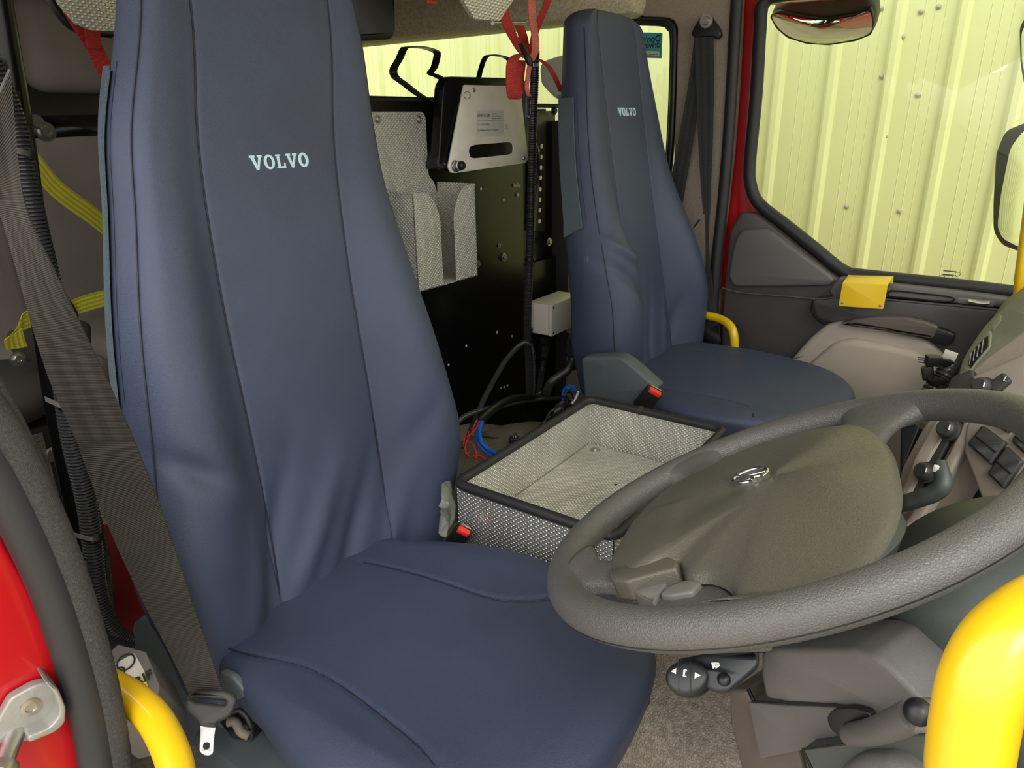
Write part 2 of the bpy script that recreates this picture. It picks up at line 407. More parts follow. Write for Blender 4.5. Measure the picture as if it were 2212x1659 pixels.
# cladding wall beyond the far door: ribbed sheet with fixings
def cladding():
    root = ss(thing('wall_cladding', None, None, (0, 3.2, -1.0)))
    prof = []; x = -8.94; p = .205
    k = 0
    while x < 6.0:
        if k % 1 == 0: prof += [(x, 0), (x+.014, -.024), (x+.034, -.024), (x+.048, 0)]
        for q in (.105, .138, .171): prof += [(x+q-.002, 0), (x+q, -.002), (x+q+.002, 0)]
        x += p; k += 1
    vs = []; fs = []
    for (px, py) in prof: vs += [(px, 3.2+py, -1.0), (px, 3.2+py, 4.6)]
    for i in range(len(prof)-1): fs.append((2*i, 2*i+2, 2*i+3, 2*i+1))
    obj('sheet', vs, fs, M['clad'], root, smooth=False)
    vs = []; fs = []
    for (px, py) in ((-9, 3.3), (6, 3.3)): vs += [(px, py, -1.0), (px, py, 4.6)]
    obj('backing', vs, [(0, 2, 3, 1)], M['clad'], root, smooth=False)
    for (px, py) in ((1903, 18), (2028, 14), (1950, 80), (1905, 165), (1913, 295), (1829, 446), (1943, 456), (1875, 496), (1983, 205), (1990, 25)):
        q = oy(px, py, 3.2); lathe('screw', [(.009, -.002), (.009, .002), (.006, .004), (.003, .006)], (q.x, 3.197, q.z), (0, -1, 0), M['beige'], root, 12)
    return root
cladding()
# floors
ss(b2('floor', (-1.15, .06, -.05), (.35, 2.10, 0), M['matfloor'], bev=.004))
ss(b2('floor_rear', (-2.75, .06, -.12), (-1.15, 2.10, -.05), M['matfloor'], bev=.004))
# engine tunnel hump under the tray
def tunnel():
    vs = []; fs = []; n = 24
    for X in (-1.20, -1.0, -.8, -.6, -.4, -.2, .1):
        for k in range(n+1):
            g = math.pi*k/n; cx = math.cos(g); sz = math.sin(g)
            y = 1.19-.43*(abs(cx)**.6)*(1 if cx > 0 else -1); z = (.33 if X > -1.05 else .30)*(abs(sz)**.5)
            vs.append((X, y, z))
    for i in range(6):
        for k in range(n): a = i*(n+1)+k; fs.append((a, a+1, a+n+2, a+n+1))
    fs.append(tuple(range(n+1))); fs.append(tuple(range(6*(n+1), 7*(n+1)))[::-1])
    return ss(obj('floor_tunnel', vs, fs, M['matfloor']))
tunnel()
def hump():
    vs = []; fs = []; n = 32; c = V((-.93, 1.22, .26)); rx, ry, rz = .17, .34, .125
    for i in range(13):
        a = i/12*math.pi/2
        for k in range(n):
            g = 2*math.pi*k/n; q = V((math.cos(g)*math.cos(a)*rx, math.sin(g)*math.cos(a)*ry, math.sin(a)*rz)); vs.append(c+q)
    for i in range(12):
        for k in range(n): j = (k+1) % n; fs.append((i*n+k, i*n+j, (i+1)*n+j, (i+1)*n+k))
    return ss(obj('floor_hump', vs, fs, M['carpet_trim']))
hump()
# ceiling and roof sides
ss(b2('ceiling', (-2.8, .0, 1.72), (.45, 2.2, 1.78), M['carpet_hdr'], bev=.01))
ss(b2('wall_back', (-2.82, .0, -.1), (-2.76, 2.2, 1.72), M['crewdark'], bev=.004))
# header rail above the crew window, far side: carpeted
ss(b2('trim_1', (-2.76, 2.02, 1.375), (-1.0, 2.16, 1.73), M['carpet_hdr'], bev=.03))
ss(b2('trim_2', (-2.76, 2.10, -.05), (-1.25, 2.16, 1.10), M['crewdark'], bev=.004))
# far side wall, crew part, is open window above trim_2 (glass)
g = ss(thing('window_1', None, None, (-1.9, 2.14, 1.1)))
b2('pane', (-2.72, 2.138, 1.10), (-1.26, 2.142, 1.38), M['glass'], g, bev=0)
# near side rear wall with crew window
ss(b2('wall_near', (-2.76, .02, -.1), (-.72, .08, .95), M['crewdark'], bev=.004))
ss(b2('trim_3', (-2.76, .02, 1.5), (-.72, .08, 1.73), M['carpet_hdr'], bev=.004))
ss(b2('trim_4', (-2.76, .02, .9), (-2.2, .08, 1.55), M['crewdark'], bev=.004))
ss(b2('trim_5', (-1.5, .02, .9), (-1.25, .08, 1.55), M['crewdark'], bev=.004))
# front bulkhead under the windscreen (out of frame to the right, blocks light under the dash)
ss(b2('wall_front', (.42, .1, -.05), (.47, 2.1, .82), M['crewdark'], bev=.004))
# far B pillar trim with quarter window opening
def bpillar():
    r = ss(thing('wall_pillar', None, None, (-.95, Yd, 0)))
    pl = [(1385, -150), (1600, -150), (1592, 60), (1585, 200), (1575, 330), (1562, 450), (1550, 540), (1543, 640), (1538, 760), (1530, 900), (1330, 900), (1330, 760), (1330, 600), (1440, 520), (1453, 400), (1460, 200), (1463, 60), (1455, 44), (1438, 37), (1385, 35)]
    pplate('pillar_trim', pl, (0, Yd-.03, 0), (0, -1, 0), .06, M['fabric'], r, r=.006, bev=.006)
    return r
bpillar()
def qwindow():
    r = ss(thing('window_2', None, None, (-1.05, Yd, .9)))
    out = [oy(*p, Yd-.01) for p in ((1300, 38), (1380, 40), (1435, 42), (1450, 50), (1458, 75), (1455, 200), (1448, 330), (1437, 430), (1420, 520))]
    tube('window_frame', out, .011, M['black'], r, sides=10, n=6, sx_=1)
    tube('window_seal', [p+V((-.012, .008, -.010)) for p in out], .007, M['blackrub'], r, sides=8, n=6)
    b2('pane', (-1.25, Yd+.02, .55), (-.91, Yd+.024, 1.40), M['glass'], r, bev=0)
    return r
qwindow()
# ---------------------------------------------------------------- far door
def door():
    r = ss(thing('door_1', None, None, (-.3, Yd, .1)))
    hole = [(1650, 8), (1642, 60), (1634, 200), (1620, 350), (1622, 400), (1640, 440), (1700, 488), (1760, 536), (1822, 585), (1870, 595), (2040, 613), (2212, 634), (2330, 650), (2330, -40), (1700, 2)]
    out = [(1608, -60), (1600, 60), (1592, 200), (1580, 340), (1566, 450), (1556, 540), (1550, 640), (1545, 760), (1540, 900), (1540, 1000), (2420, 1500), (2420, -200), (1700, -70)]
    pplate('door_skin', out, (0, Yd+.03, 0), (0, -1, 0), .05, M['red'], r, bev=.006, holes=[hole])
    # rubber glass run
    P3 = [oy(*p, Yd-.002) for p in hole[:-2]]+[V((.28, Yd-.002, 1.40)), V((-.2, Yd-.002, 1.40)), V((-.6, Yd-.002, 1.40))]
    tube('glass_run_seal', P3, .017, M['blackrub'], r, sides=12, closed=True, n=4)
    tube('inner_lip', [p+V((0, .022, 0)) for p in P3], .010, M['black'], r, sides=8, closed=True, n=4)
    pane = pplate('pane', hole, (0, Yd+.035, 0), (0, -1, 0), .004, M['glass'], r, bev=0)
    # etched glass marks
    for i, (x, y, w_, h_) in enumerate(((2052, 586, .030, .003), (2048, 594, .026, .004), (2050, 602, .020, .003))):
        q = oy(x, y, Yd+.030); b2('glass_mark', (q.x-w_/2, q.y, q.z-h_/2), (q.x+w_/2, q.y+.0004, q.z+h_/2), M['brown'], r, bev=0)
    for x, y in ((2069, 592), (2062, 600), (2035, 598)):
        q = oy(x, y, Yd+.030); tube('glass_mark', [q+V((math.cos(k)*.006, 0, math.sin(k)*.005)) for k in [j*math.pi/6 for j in range(12)]], .0007, M['brown'], r, sides=6, closed=True, n=2)
    # dark upper trim (base)
    base = [(1600, 458), (1628, 461), (1660, 482), (1740, 548), (1815, 606), (1880, 612), (2060, 632), (2212, 652), (2400, 680), (2400, 1000), (2000, 980), (1700, 900), (1556, 830), (1558, 700), (1566, 600), (1576, 500)]
    pplate('upper_trim', base, (0, Yd-.02, 0), (0, -1, 0), .035, M['darktrim'], r, r=.012, bev=.008)
    # raised triangular panel in the rear corner
    tri2 = [(1590, 512), (1602, 497), (1652, 493), (1668, 501), (1730, 548), (1793, 594), (1803, 606), (1793, 618), (1700, 620), (1584, 620), (1572, 600), (1580, 545)]
    pplate('corner_recess', tri2, (0, Yd-.034, 0), (0, -1, 0), .02, M['midtrim'], r, r=.02, bev=.009)
    # belt-line shelf along the window
    sh = [(1790, 628), (1812, 600), (1900, 612), (2060, 630), (2230, 652), (2235, 672), (2150, 664), (2050, 655), (1900, 642), (1800, 646)]
    pplate('window_ledge', sh, (0, Yd-.052, 0), (0, -1, 0), .05, M['midtrim'], r, r=.006, bev=.006)
    tube('ledge_groove', [oy(x, y, Yd-.054) for x, y in ((1925, 628), (1990, 634), (2050, 641), (2062, 648), (2040, 652), (1960, 644), (1925, 640))], .0022, M['black'], r, sides=6, closed=True, n=3)
    tube('ledge_lip', [oy(x, y, Yd-.056) for x, y in ((1560, 622), (1600, 632), (1700, 640), (1770, 646), (1830, 640), (1900, 646), (2000, 655), (2100, 664), (2220, 676))], .003, M['darktrim'], r, sides=10)
    # mid band: elbow area
    band = [(1752, 648), (1800, 640), (1900, 646), (2060, 658), (2230, 676), (2240, 900), (2080, 860), (2040, 770), (2000, 730), (1900, 702), (1840, 694), (1800, 700), (1762, 690)]
    pplate('elbow_band', band, (0, Yd-.058, 0), (0, -1, 0), .045, M['darktrim'], r, r=.014, bev=.008)
    tube('curved_crease', [oy(x, y, Yd-.05) for x, y in ((1756, 652), (1752, 668), (1762, 688), (1782, 702))], .0025, M['black'], r, sides=6)
    # beige lower panel with the pull pocket
    bei = [(1722, 762), (1745, 735), (1782, 704), (1812, 696), (1860, 700), (1935, 718), (2005, 735), (2030, 758), (2050, 790), (2090, 900), (2090, 1100), (1900, 1150), (1640, 1100), (1600, 900), (1690, 800)]
    pplate('lower_panel', bei, (0, Yd-.075, 0), (0, -1, 0), .055, M['beige'], r, r=.03, bev=.014)
    bei2 = [(1700, 850), (1742, 790), (1800, 742), (1838, 733), (1920, 748), (1985, 762), (2035, 800), (2060, 1000), (1900, 1100), (1650, 1060)]
    pplate('lower_bulge', bei2, (0, Yd-.098, 0), (0, -1, 0), .04, M['beige'], r, r=.04, bev=.02)
    poc = [(1822, 700), (1860, 688), (1915, 685), (1965, 692), (2010, 704), (2048, 716), (2064, 724), (2058, 742), (2040, 750), (2000, 734), (1935, 716), (1870, 706)]
    pplate('pull_pocket', poc, (0, Yd-.080, 0), (0, -1, 0), .04, M['black'], r, r=.01, bev=.004)
    pul = [(1814, 699), (1850, 689), (1900, 684), (1955, 686), (2000, 696), (2028, 707), (2014, 733), (1960, 724), (1903, 713), (1850, 706)]
    pplate('pull_handle', pul, (0, Yd-.090, 0), (0, -1, 0), .022, M['shell'], r, r=.008, bev=.005)
    # latch lever
    pplate('lever_plate', [(2068, 644), (2150, 652), (2146, 664), (2066, 655)], (0, Yd-.104, 0), (0, -1, 0), .01, M['midtrim'], r, r=.004, bev=.002)
    h = tube('latch_lever', [oy(x, y, Yd-.112) for x, y in ((2092, 650), (2105, 653), (2118, 655), (2138, 655))], .0045, M['zinc'], r, sides=8)
    return r
door()
tube('trim_6', [oy(x, y, Yd-.03) for x, y in ((1600, -140), (1588, 60), (1580, 200), (1571, 330), (1560, 450), (1548, 560), (1541, 660), (1536, 800), (1532, 900))], .016, M['blackrub'], None, sides=14)['kind'] = 'structure'
# ---------------------------------------------------------------- near B pillar (left edge of the frame)
XP = -.62
def nearpillar():
    r = ss(thing('wall_door_pillar', None, None, (XP, .1, 0)))
    redp = [(-700, 900), (-150, 960), (-20, 1120), (60, 1260), (120, 1400), (160, 1540), (188, 1700), (200, 1850), (-800, 1850)]
    pplate('painted_post', redp, (XP, 0, 0), (1, -.15, 0), .05, M['red'], r, bev=.004)
    e1 = [(-120, 860), (-10, 1000), (60, 1130), (118, 1260), (165, 1400), (200, 1530), (222, 1659), (232, 1800)]
    e2 = [(-60, 760), (10, 880), (80, 1020), (140, 1170), (190, 1330), (228, 1480), (258, 1659), (270, 1800)]
    n = V((1, -.15, 0))
    tube('rubber_seal', [opl(x-6, y+4, (XP+.012, 0, 0), n) for x, y in e1], .0165, M['blackrub'], r, sides=12)
    tube('seal_bead', [opl(x-32, y+10, (XP+.004, 0, 0), n) for x, y in e1], .005, M['beige'], r, sides=8)
    tube('felt_strip', [opl((x+a)/2+16, (y+b)/2, (XP+.018, 0, 0), n) for (x, y), (a, b) in zip(e1, e2)], .0115, M['felt'], r, sides=14)
    tube('inner_roll', [opl(x-12, y, (XP+.010, 0, 0), n) for x, y in e2], .0105, M['felt'], r, sides=14)
    return r
nearpillar()
def striker():
    n = V((1, -.15, 0)); p0 = V((XP+.001, 0, 0))
    c = opl(62, 1550, p0, n)
    r = thing('door_striker', 'cast metal door striker bolted to the red door pillar', 'striker', c)
    pplate('base_plate', [(-10, 1608), (-14, 1575), (22, 1510), (72, 1482), (102, 1474), (128, 1492), (141, 1530), (140, 1560), (118, 1580), (70, 1600), (30, 1608)], p0, n, .010, M['castm'], r, r=.004, bev=.002, lift=.010)
    pplate('raised_wall', [(96, 1474), (108, 1474), (128, 1492), (143, 1530), (141, 1562), (120, 1582), (62, 1606), (60, 1592), (108, 1572), (128, 1548), (130, 1532), (118, 1498)], p0, n, .026, M['castm'], r, r=.003, bev=.0015, lift=.024)
    a = opl(58, 1512, p0, n); nn = n.normalized()
    s = lathe('countersunk_screw', [(.0075, 0), (.0075, .0022), (.0045, .0026), (.004, .0012)], a+nn*.010, nn, M['zinc'], r, 20)
    b = opl(30, 1572, p0, n)
    bx = nn*.8+V((-.1, -.55, -.25)); bx.normalize()
    lathe('striker_pin', [(.0075, 0), (.0075, .026), (.0115, .027), (.0125, .030), (.0125, .036), (.010, .038), (.005, .038), (.004, .034)], b+nn*.006, bx, M['steel'], r, 24)
striker()
# ================================================================ SEATS
def seat(r, c, hw, ys, X0, Z0, rec, ztop, zbot, bol, D, wr=(), mat_=None, flap=None, logo=None, topdrop=.05):
    tr = math.tan(rad(rec)); m = mat_ or M['navy']
    pf = lambda z: X0-tr*(z-Z0)
    offs = (.0008, .002, .004, .009)
    def B(a):      # bolster profile 0..1 between the inner seam and the edge
        return (math.sin(min(1, a/.62)*math.pi/2))**1.6 if a < .62 else 1-.42*((a-.62)/.38)**2.2
    rows = 190
    # column layout: list of (kind, value)
    def cols(z):
        h = hw(z); y = min(ys(z), h*.8); L = []
        bo = bol(z)
        inner = [y*k/14 for k in range(0, 14)]
        inner = [q for q in inner if q < y-.010]+[y-.009, y-.004, y-.002, y-.0008, y, y+.0008, y+.002, y+.004, y+.009]
        outer = [y+.012+(h-.010-y-.012)*k/16 for k in range(1, 16)]+[h-.009, h-.004, h-.002, h-.0008, h]
        return inner, outer, h, y, bo
    vs = []; fs = []
    zs = [zbot+(ztop-zbot)*(1-(1-i/rows)**1.0) for i in range(rows+1)]
    rowlen = None
    for iz, z in enumerate(zs):
        inner, outer, h, y, bo = cols(z)
        # crown rounding near the top
        tt = max(0, (z-(ztop-topdrop))/topdrop); sh = math.sqrt(max(0, 1-tt**2.4)) if tt > 0 else 1
        half = []
        for q in inner+outer:
            a = max(0, (q-y)/(h-y)); X = bo*B(a) if a > 0 else 0
            X += -.004*(q/y)**2 if q < y else -.004
            g = math.exp(-((q-y)/.0018)**2)*.0030+math.exp(-((q-h)/.0028)**2)*.0022
            X -= g
            X -= .010*max(0, (q-(h-.020))/.020)**2
            half.append((q, X))
        # side: from the seam backwards
        side = []
        d = D(z)
        for k in range(1, 17):
            t = k/16; side.append((h+.010*math.sin(t*math.pi)-.02*t*t, half[-1][1]-d*t))
        bx = side[-1][1]; back = [(side[-1][0]*(1-k/6), bx-.018*math.sin(k/6*math.pi/2)) for k in range(1, 6)]
        hl = half+side+back
        loop = [(-q, X) for q, X in reversed(hl[1:])]+[(q, X) for q, X in hl]+[(0, bx-.018)]
        for q, X in loop:
            Y = c(z)+q*sh; Xw = pf(z)+(X if tt <= 0 else (X+.045)*sh-.045)
            if X > -.02+0:
                for (wy, wz, ly, lz, amp, sg) in wr:   # wrinkle: centre, direction length, amplitude, width
                    L = math.hypot(ly, lz); e = (ly/L, lz/L); dy = (Y-c(z))-wy; dz = z-wz
                    al = dy*e[0]+dz*e[1]; pe = -dy*e[1]+dz*e[0]
                    Xw += amp*math.exp(-(al/L)**2)*math.exp(-(pe/sg)**2)
            vs.append((Xw, Y, z))
        rowlen = len(loop)
    for i in range(rows):
        for k in range(rowlen):
            q = (k+1) % rowlen; fs.append((i*rowlen+k, i*rowlen+q, (i+1)*rowlen+q, (i+1)*rowlen+k))
    fs.append(tuple(range(rowlen))[::-1]); fs.append(tuple(rows*rowlen+k for k in range(rowlen)))
    b = obj('backrest', vs, fs, m, r)
    # stitching lines along the inner seams and the front edges
    def sp(z, side, which):
        inner, outer, h, y, bo = cols(z); q = y if which == 'in' else h
        base = pf(z)+(-.004-.003 if which == 'in' else bo*.58-.0045-.010)
        return V((base+.0012, c(z)+side*q, z))
    for sd in (-1, 1):
        for wh in ('in', 'out'):
            tube('seam', [sp(zbot+.02+(ztop-topdrop*1.2-zbot-.02)*k/40, sd, wh) for k in range(41)], .0011, M['navy_dark'], b, sides=6, n=2)
    if flap:
        z0, z1, t0, t1, sd = flap
        vs = []; fs = []; n = 30
        for i in range(n+1):
            z = z0+(z1-z0)*i/n; inner, outer, h, y, bo = cols(z); d = D(z); e = bo*.58-.0145
            for (t, o_) in ((t0, .0035), (t0, .0075), (t1, .0105), (t1, .0035)):
                zz = z-(.03*(t-t0)/(t1-t0) if i == 0 else 0)
                vs.append((pf(z)+e-d*t, c(z)+sd*(h+.010*math.sin(t*math.pi)-.02*t*t+o_), zz))
        for i in range(n):
            for k in range(3): fs.append((i*4+k, i*4+k+1, i*4+k+5, i*4+k+4))
        fs.append((0, 1, 2, 3)); fs.append((n*4+3, n*4+2, n*4+1, n*4))
        obj('hook_and_loop_patch', vs, fs, M['velcro'], b, sharp=40)
        # folded flap standing off behind the patch
        vs = []; fs = []
        for i in range(n+1):
            z = z0+(z1-z0)*i/n; inner, outer, h, y, bo = cols(z); d = D(z); e = bo*.58-.0145
            w_ = .001+.007*(i/n)**1.5
            for (t, o_) in ((t1-.03, .004), (t1+.02, .006+w_), (t1+.05, .006+w_), (t1+.03, .003)):
                vs.append((pf(z)+e-d*t, c(z)+sd*(h+.010*math.sin(t*math.pi)-.02*t*t+o_), z+.008))
        for i in range(n):
            for k in range(3): fs.append((i*4+k, i*4+k+1, i*4+k+5, i*4+k+4))
        fs.append((0, 1, 2, 3)); fs.append((n*4+3, n*4+2, n*4+1, n*4))
        obj('cover_flap', vs, fs, M['navy'], b, sharp=40)
        pts = []
        for i in range(n+1):
            z = z0+.01+(z1-z0)*i/n; inner, outer, h, y, bo = cols(z); e = bo*.58-.0145
            t = t0-.09; pts.append(V((pf(z)+e-D(z)*t, c(z)+sd*(h+.010*math.sin(t*math.pi)-.02*t*t+.0003), z)))
        tube('flap_stitching', pts, .0007, M['navy_dark'], b, sides=5, n=2)
    if logo:
        y0, z0, H = logo
        n = V((math.cos(rad(rec)), 0, math.sin(rad(rec)))); uy = V((-math.sin(rad(rec)), 0, math.cos(rad(rec)))); ux = V((0, 1, 0))
        org = V((pf(z0)-.002, y0, z0)); t = .26
        def Vl(x): return [(x, 1), (x, .84), (x+.10, .84), (x+.42, 0), (x+.62, 0), (x+.94, .84), (x+1.04, .84), (x+1.04, 1), (x+.62, 1), (x+.62, .84), (x+.72, .84), (x+.55, .34), (x+.38, .84), (x+.46, .84), (x+.46, 1)]
        def Ll(x): return [(x, 0), (x, .15), (x+.1, .15), (x+.1, .85), (x, .85), (x, 1), (x+.5, 1), (x+.5, .85), (x+.38, .85), (x+.38, .18), (x+.62, .18), (x+.66, .40), (x+.82, .40), (x+.80, 0)]
        def El(x, a, bb, r1, r2): return [(x+a*math.cos(k*math.pi/16), .5+bb*math.sin(k*math.pi/16)) for k in range(32)]
        x = 0; parts = []
        for ch in 'VOLVO':
            if ch == 'V': parts.append([Vl(x)]); x += 1.10
            elif ch == 'L': parts.append([Ll(x)]); x += .90
            else: parts.append([El(x+.47, .47, .52, 0, 0), El(x+.47, .20, .33, 0, 0)]); x += 1.02
        for lp in parts:
            l2 = [[((px-x/2)*H, (py-.5)*H) for px, py in q] for q in lp]
            plate('embroidered_letter', l2, org+n*.0020, ux, uy, .0016, M['logo'], b, bev=.0005, br=1)
    return b
def cushion(r, outline, ztop, zbot, cen, hfun, seams=(), name='seat_cushion', m=None, rim=.05):
    """outline: closed list of (x,y); hfun(x,y) adds to the top height"""
    O = cr_([(a, b, 0) for a, b in outline], 10, True); N = len(O); cx, cy = cen
    vs = []; fs = []; R = 60
    rings = []
    for i in range(1, R+1):
        s = (i/R)**.85
        rings.append((s, None))
    SK = 14
    for s, _ in rings:
        for p in O:
            x = cx+(p.x-cx)*s; y = cy+(p.y-cy)*s
            dist = (1-s)*math.hypot(p.x-cx, p.y-cy)
            e = max(0, 1-dist/rim); z = ztop+hfun(x, y)-rim*.55*(1-math.sqrt(max(0, 1-e*e)))
            for sm, dep, sg in seams:
                dd = min(segd(x, y, a, b) for a, b in zip(sm, sm[1:]))
                if dd < sg*3: z -= dep*math.exp(-(dd/sg)**2)
            vs.append((x, y, z))
    last = (R-1)*N
    for k in range(1, SK+1):
        t = k/SK
        for j, p in enumerate(O):
            z0 = vs[last+j][2]; z = z0+(zbot-z0)*t; b = .006*math.sin(t*math.pi)-.034*t
            d = V((p.x-cx, p.y-cy, 0)).normalized(); vs.append((p.x+d.x*b, p.y+d.y*b, z))
    c0 = len(vs); vs.append((cx, cy, ztop+hfun(cx, cy)))
    for j in range(N): fs.append((c0, j, (j+1) % N))
    T = R+SK
    for i in range(T-1):
        for j in range(N): q = (j+1) % N; fs.append((i*N+j, (i+1)*N+j, (i+1)*N+q, i*N+q))
    fs.append(tuple((T-1)*N+j for j in range(N))[::-1])
    o = obj(name, vs, fs, m or M['navy'], r)
    return o
def segd(x, y, a, b):
    dx, dy = b[0]-a[0], b[1]-a[1]; t = ((x-a[0])*dx+(y-a[1])*dy)/(dx*dx+dy*dy+1e-12); t = max(0, min(1, t))
    return math.hypot(x-a[0]-t*dx, y-a[1]-t*dy)
def smooth2(P, n=6): return [(p.x, p.y) for p in cr_([(a, b, 0) for a, b in P], n)]
def seamline(name, P, zf, m, parent):
    tube(name, [V((x, y, zf(x, y))) for x, y in P], .0011, m, parent, sides=6, n=1)
# driver's seat
drv = thing('driver_seat', 'near seat with navy vinyl cover, tall backrest filling the left half', 'seat', (-.6, .62, 0), group=None)
cD = stab([(.3, .60), (.50, .625), (.68, .635), (.86, .64), (1.0, .65), (1.1, .664), (1.25, .695), (1.45, .70)])
hwD = stab([(.3, .22), (.42, .25), (.50, .275), (.58, .285), (.68, .268), (.86, .236), (1.0, .208), (1.1, .196), (1.25, .172), (1.35, .155), (1.45, .15)])
seat(drv, cD, hwD, lambda z: .112, -.865, 1.055, 8, 1.44, .36, stab([(.3, .01), (.45, .035), (.6, .060), (.75, .055), (.9, .035), (1.05, .014), (1.2, .006), (1.45, .004)]),
     stab([(.3, .12), (.6, .115), (.9, .10), (1.2, .085), (1.45, .07)]),
     wr=[(-.22, .70, .035, -.03, -.014, .016), (-.17, .66, .04, -.05, .008, .018), (-.05, .50, .06, .09, .012, .022), (.03, .47, .05, .10, -.012, .02), (.12, .45, .03, .10, .010, .02), (-.16, .52, .02, .10, .010, .022), (-.10, .56, .03, .08, -.010, .018), (.18, .62, .03, .05, -.006, .02)],
     flap=(.775, 1.165, .46, 1.0, -1), logo=(.664, 1.052, .0195))
zc = lambda x, y: .030*math.sin(max(0, min(1, (x+.80)/.5))*math.pi/2)-.020+.022*(max(0, min(1, (abs(y-.59)-.06)/.16))**2)*max(0, min(1, (-x-.26)/.14))*max(0, min(1, (x+.86)/.18))
oD = [(-.86, .50), (-.84, .41), (-.765, .385), (-.67, .365), (-.55, .335), (-.44, .325), (-.33, .355), (-.270, .45), (-.258, .58), (-.278, .70), (-.35, .765), (-.47, .788), (-.60, .785), (-.72, .755), (-.82, .72), (-.86, .66)]
sl1 = smooth2([(-.78, .395), (-.70, .405), (-.63, .424), (-.56, .425), (-.48, .415), (-.42, .405), (-.37, .39)])
sl2 = smooth2([(-.76, .645), (-.70, .655), (-.62, .662), (-.54, .664), (-.49, .675), (-.44, .71), (-.41, .765)])
cuD = cushion(drv, oD, .462, .33, (-.56, .60), zc, [(sl1, .0035, .003), (sl2, .0035, .003)], rim=.055)
for s_ in (sl1, sl2): seamline('seam', s_, lambda x, y: .462+zc(x, y)-.0028, M['navy_dark'], cuD)
b2('seat_pan', (-.82, .40, .27), (-.32, .80, .335), M['blackrub'], drv, bev=.01)
b2('suspension_base', (-.80, .44, .02), (-.36, .76, .28), M['plastic'], drv, bev=.02)
def Ypl(name, pix, Y, th, m, par, r=.01, bev=.005, **k): return pplate(name, pix, (0, Y, 0), (0, -1, 0), th, m, par, r=r, bev=bev, **k)
# recliner housing on the near side
Ypl('side_cover', [(282, 1350), (300, 1334), (380, 1340), (440, 1400), (500, 1440), (545, 1500), (548, 1590), (505, 1640), (420, 1620), (330, 1500), (296, 1440)], .392, .05, M['plastic'], drv, r=.012, bev=.008)
Ypl('lever_cover', [(378, 1480), (410, 1490), (470, 1520), (486, 1600), (460, 1640), (400, 1600), (382, 1540)], .374, .03, M['plastic'], drv, r=.01, bev=.006)
Ypl('hinge_disc', [(470, 1450), (500, 1462), (524, 1490), (528, 1506), (515, 1512), (500, 1520), (470, 1500)], .366, .010, M['plastic'], drv, r=.01, bev=.003)
b2('base_cover', (-.80, .345, .17), (-.42, .44, .33), M['plastic'], drv, bev=.02)
# far side hinge bracket
pplate('hinge_bracket', [(950, 1078), (968, 1090), (984, 1130), (975, 1145), (962, 1160), (945, 1165), (958, 1110)], (-.70, .0, 0), (.6, -.8, -.2), .012, M['column'], drv, r=.004, bev=.003)
# passenger's seat
pas = thing('passenger_seat', 'far seat with navy vinyl cover, whole seat visible next to the far door', 'seat', (-.6, 1.72, 0))
cP = stab([(.3, 1.775), (.6, 1.765), (.9, 1.745), (1.1, 1.742), (1.4, 1.745)])
hwP = stab([(.3, .22), (.48, .265), (.58, .285), (.68, .275), (.80, .258), (.92, .228), (1.02, .208), (1.12, .190), (1.20, .172), (1.28, .158), (1.36, .145)])
seat(pas, cP, hwP, lambda z: .100, -.87, 1.12, 10, 1.355, .42, stab([(.3, .02), (.5, .05), (.65, .075), (.78, .06), (.9, .03), (1.0, .012), (1.15, .006), (1.4, .004)]),
     stab([(.3, .13), (.6, .13), (.9, .10), (1.15, .08), (1.36, .06)]),
     wr=[(-.20, .80, .10, -.07, .012, .014), (-.22, .74, .08, -.08, -.012, .014), (-.15, .66, .03, -.14, .012, .018), (-.11, .60, .02, .12, -.010, .014), (-.03, .55, .02, .08, -.010, .012), (.05, .54, .02, .07, .008, .014), (.12, .56, .03, .07, -.008, .014)],
     flap=(.86, 1.15, .35, .95, -1), logo=(1.741, 1.118, .0195), topdrop=.045)
zcp = lambda x, y: .010*math.sin(max(0, min(1, (x+.80)/.5))*math.pi/2)
oP = [(-.86, 1.58), (-.80, 1.50), (-.66, 1.462), (-.52, 1.435), (-.40, 1.45), (-.30, 1.50), (-.245, 1.60), (-.240, 1.70), (-.262, 1.80), (-.33, 1.89), (-.45, 1.945), (-.58, 1.97), (-.74, 1.97), (-.84, 1.94), (-.87, 1.78)]
sp1 = smooth2([(-.76, 1.86), (-.66, 1.865), (-.55, 1.87), (-.48, 1.885), (-.44, 1.915), (-.42, 1.95)])
sp2 = smooth2([(-.72, 1.52), (-.62, 1.525), (-.52, 1.53), (-.44, 1.52), (-.41, 1.49), (-.40, 1.465)])
cuP = cushion(pas, oP, .482, .385, (-.56, 1.71), zcp, [(sp1, .003, .003), (sp2, .003, .003)], rim=.04)
for s_ in (sp1, sp2): seamline('seam', s_, lambda x, y: .482+zcp(x, y)-.0026, M['navy_dark'], cuP)
b2('seat_base', (-.80, 1.52, .02), (-.34, 1.94, .38), M['blackrub'], pas, bev=.02)
Ypl('recliner_cover', [(1254, 778), (1262, 771), (1335, 769), (1352, 778), (1378, 800), (1420, 838), (1412, 850), (1390, 850), (1376, 880), (1330, 872), (1262, 862)], 1.415, .045, M['plastic'], pas, r=.012, bev=.008)
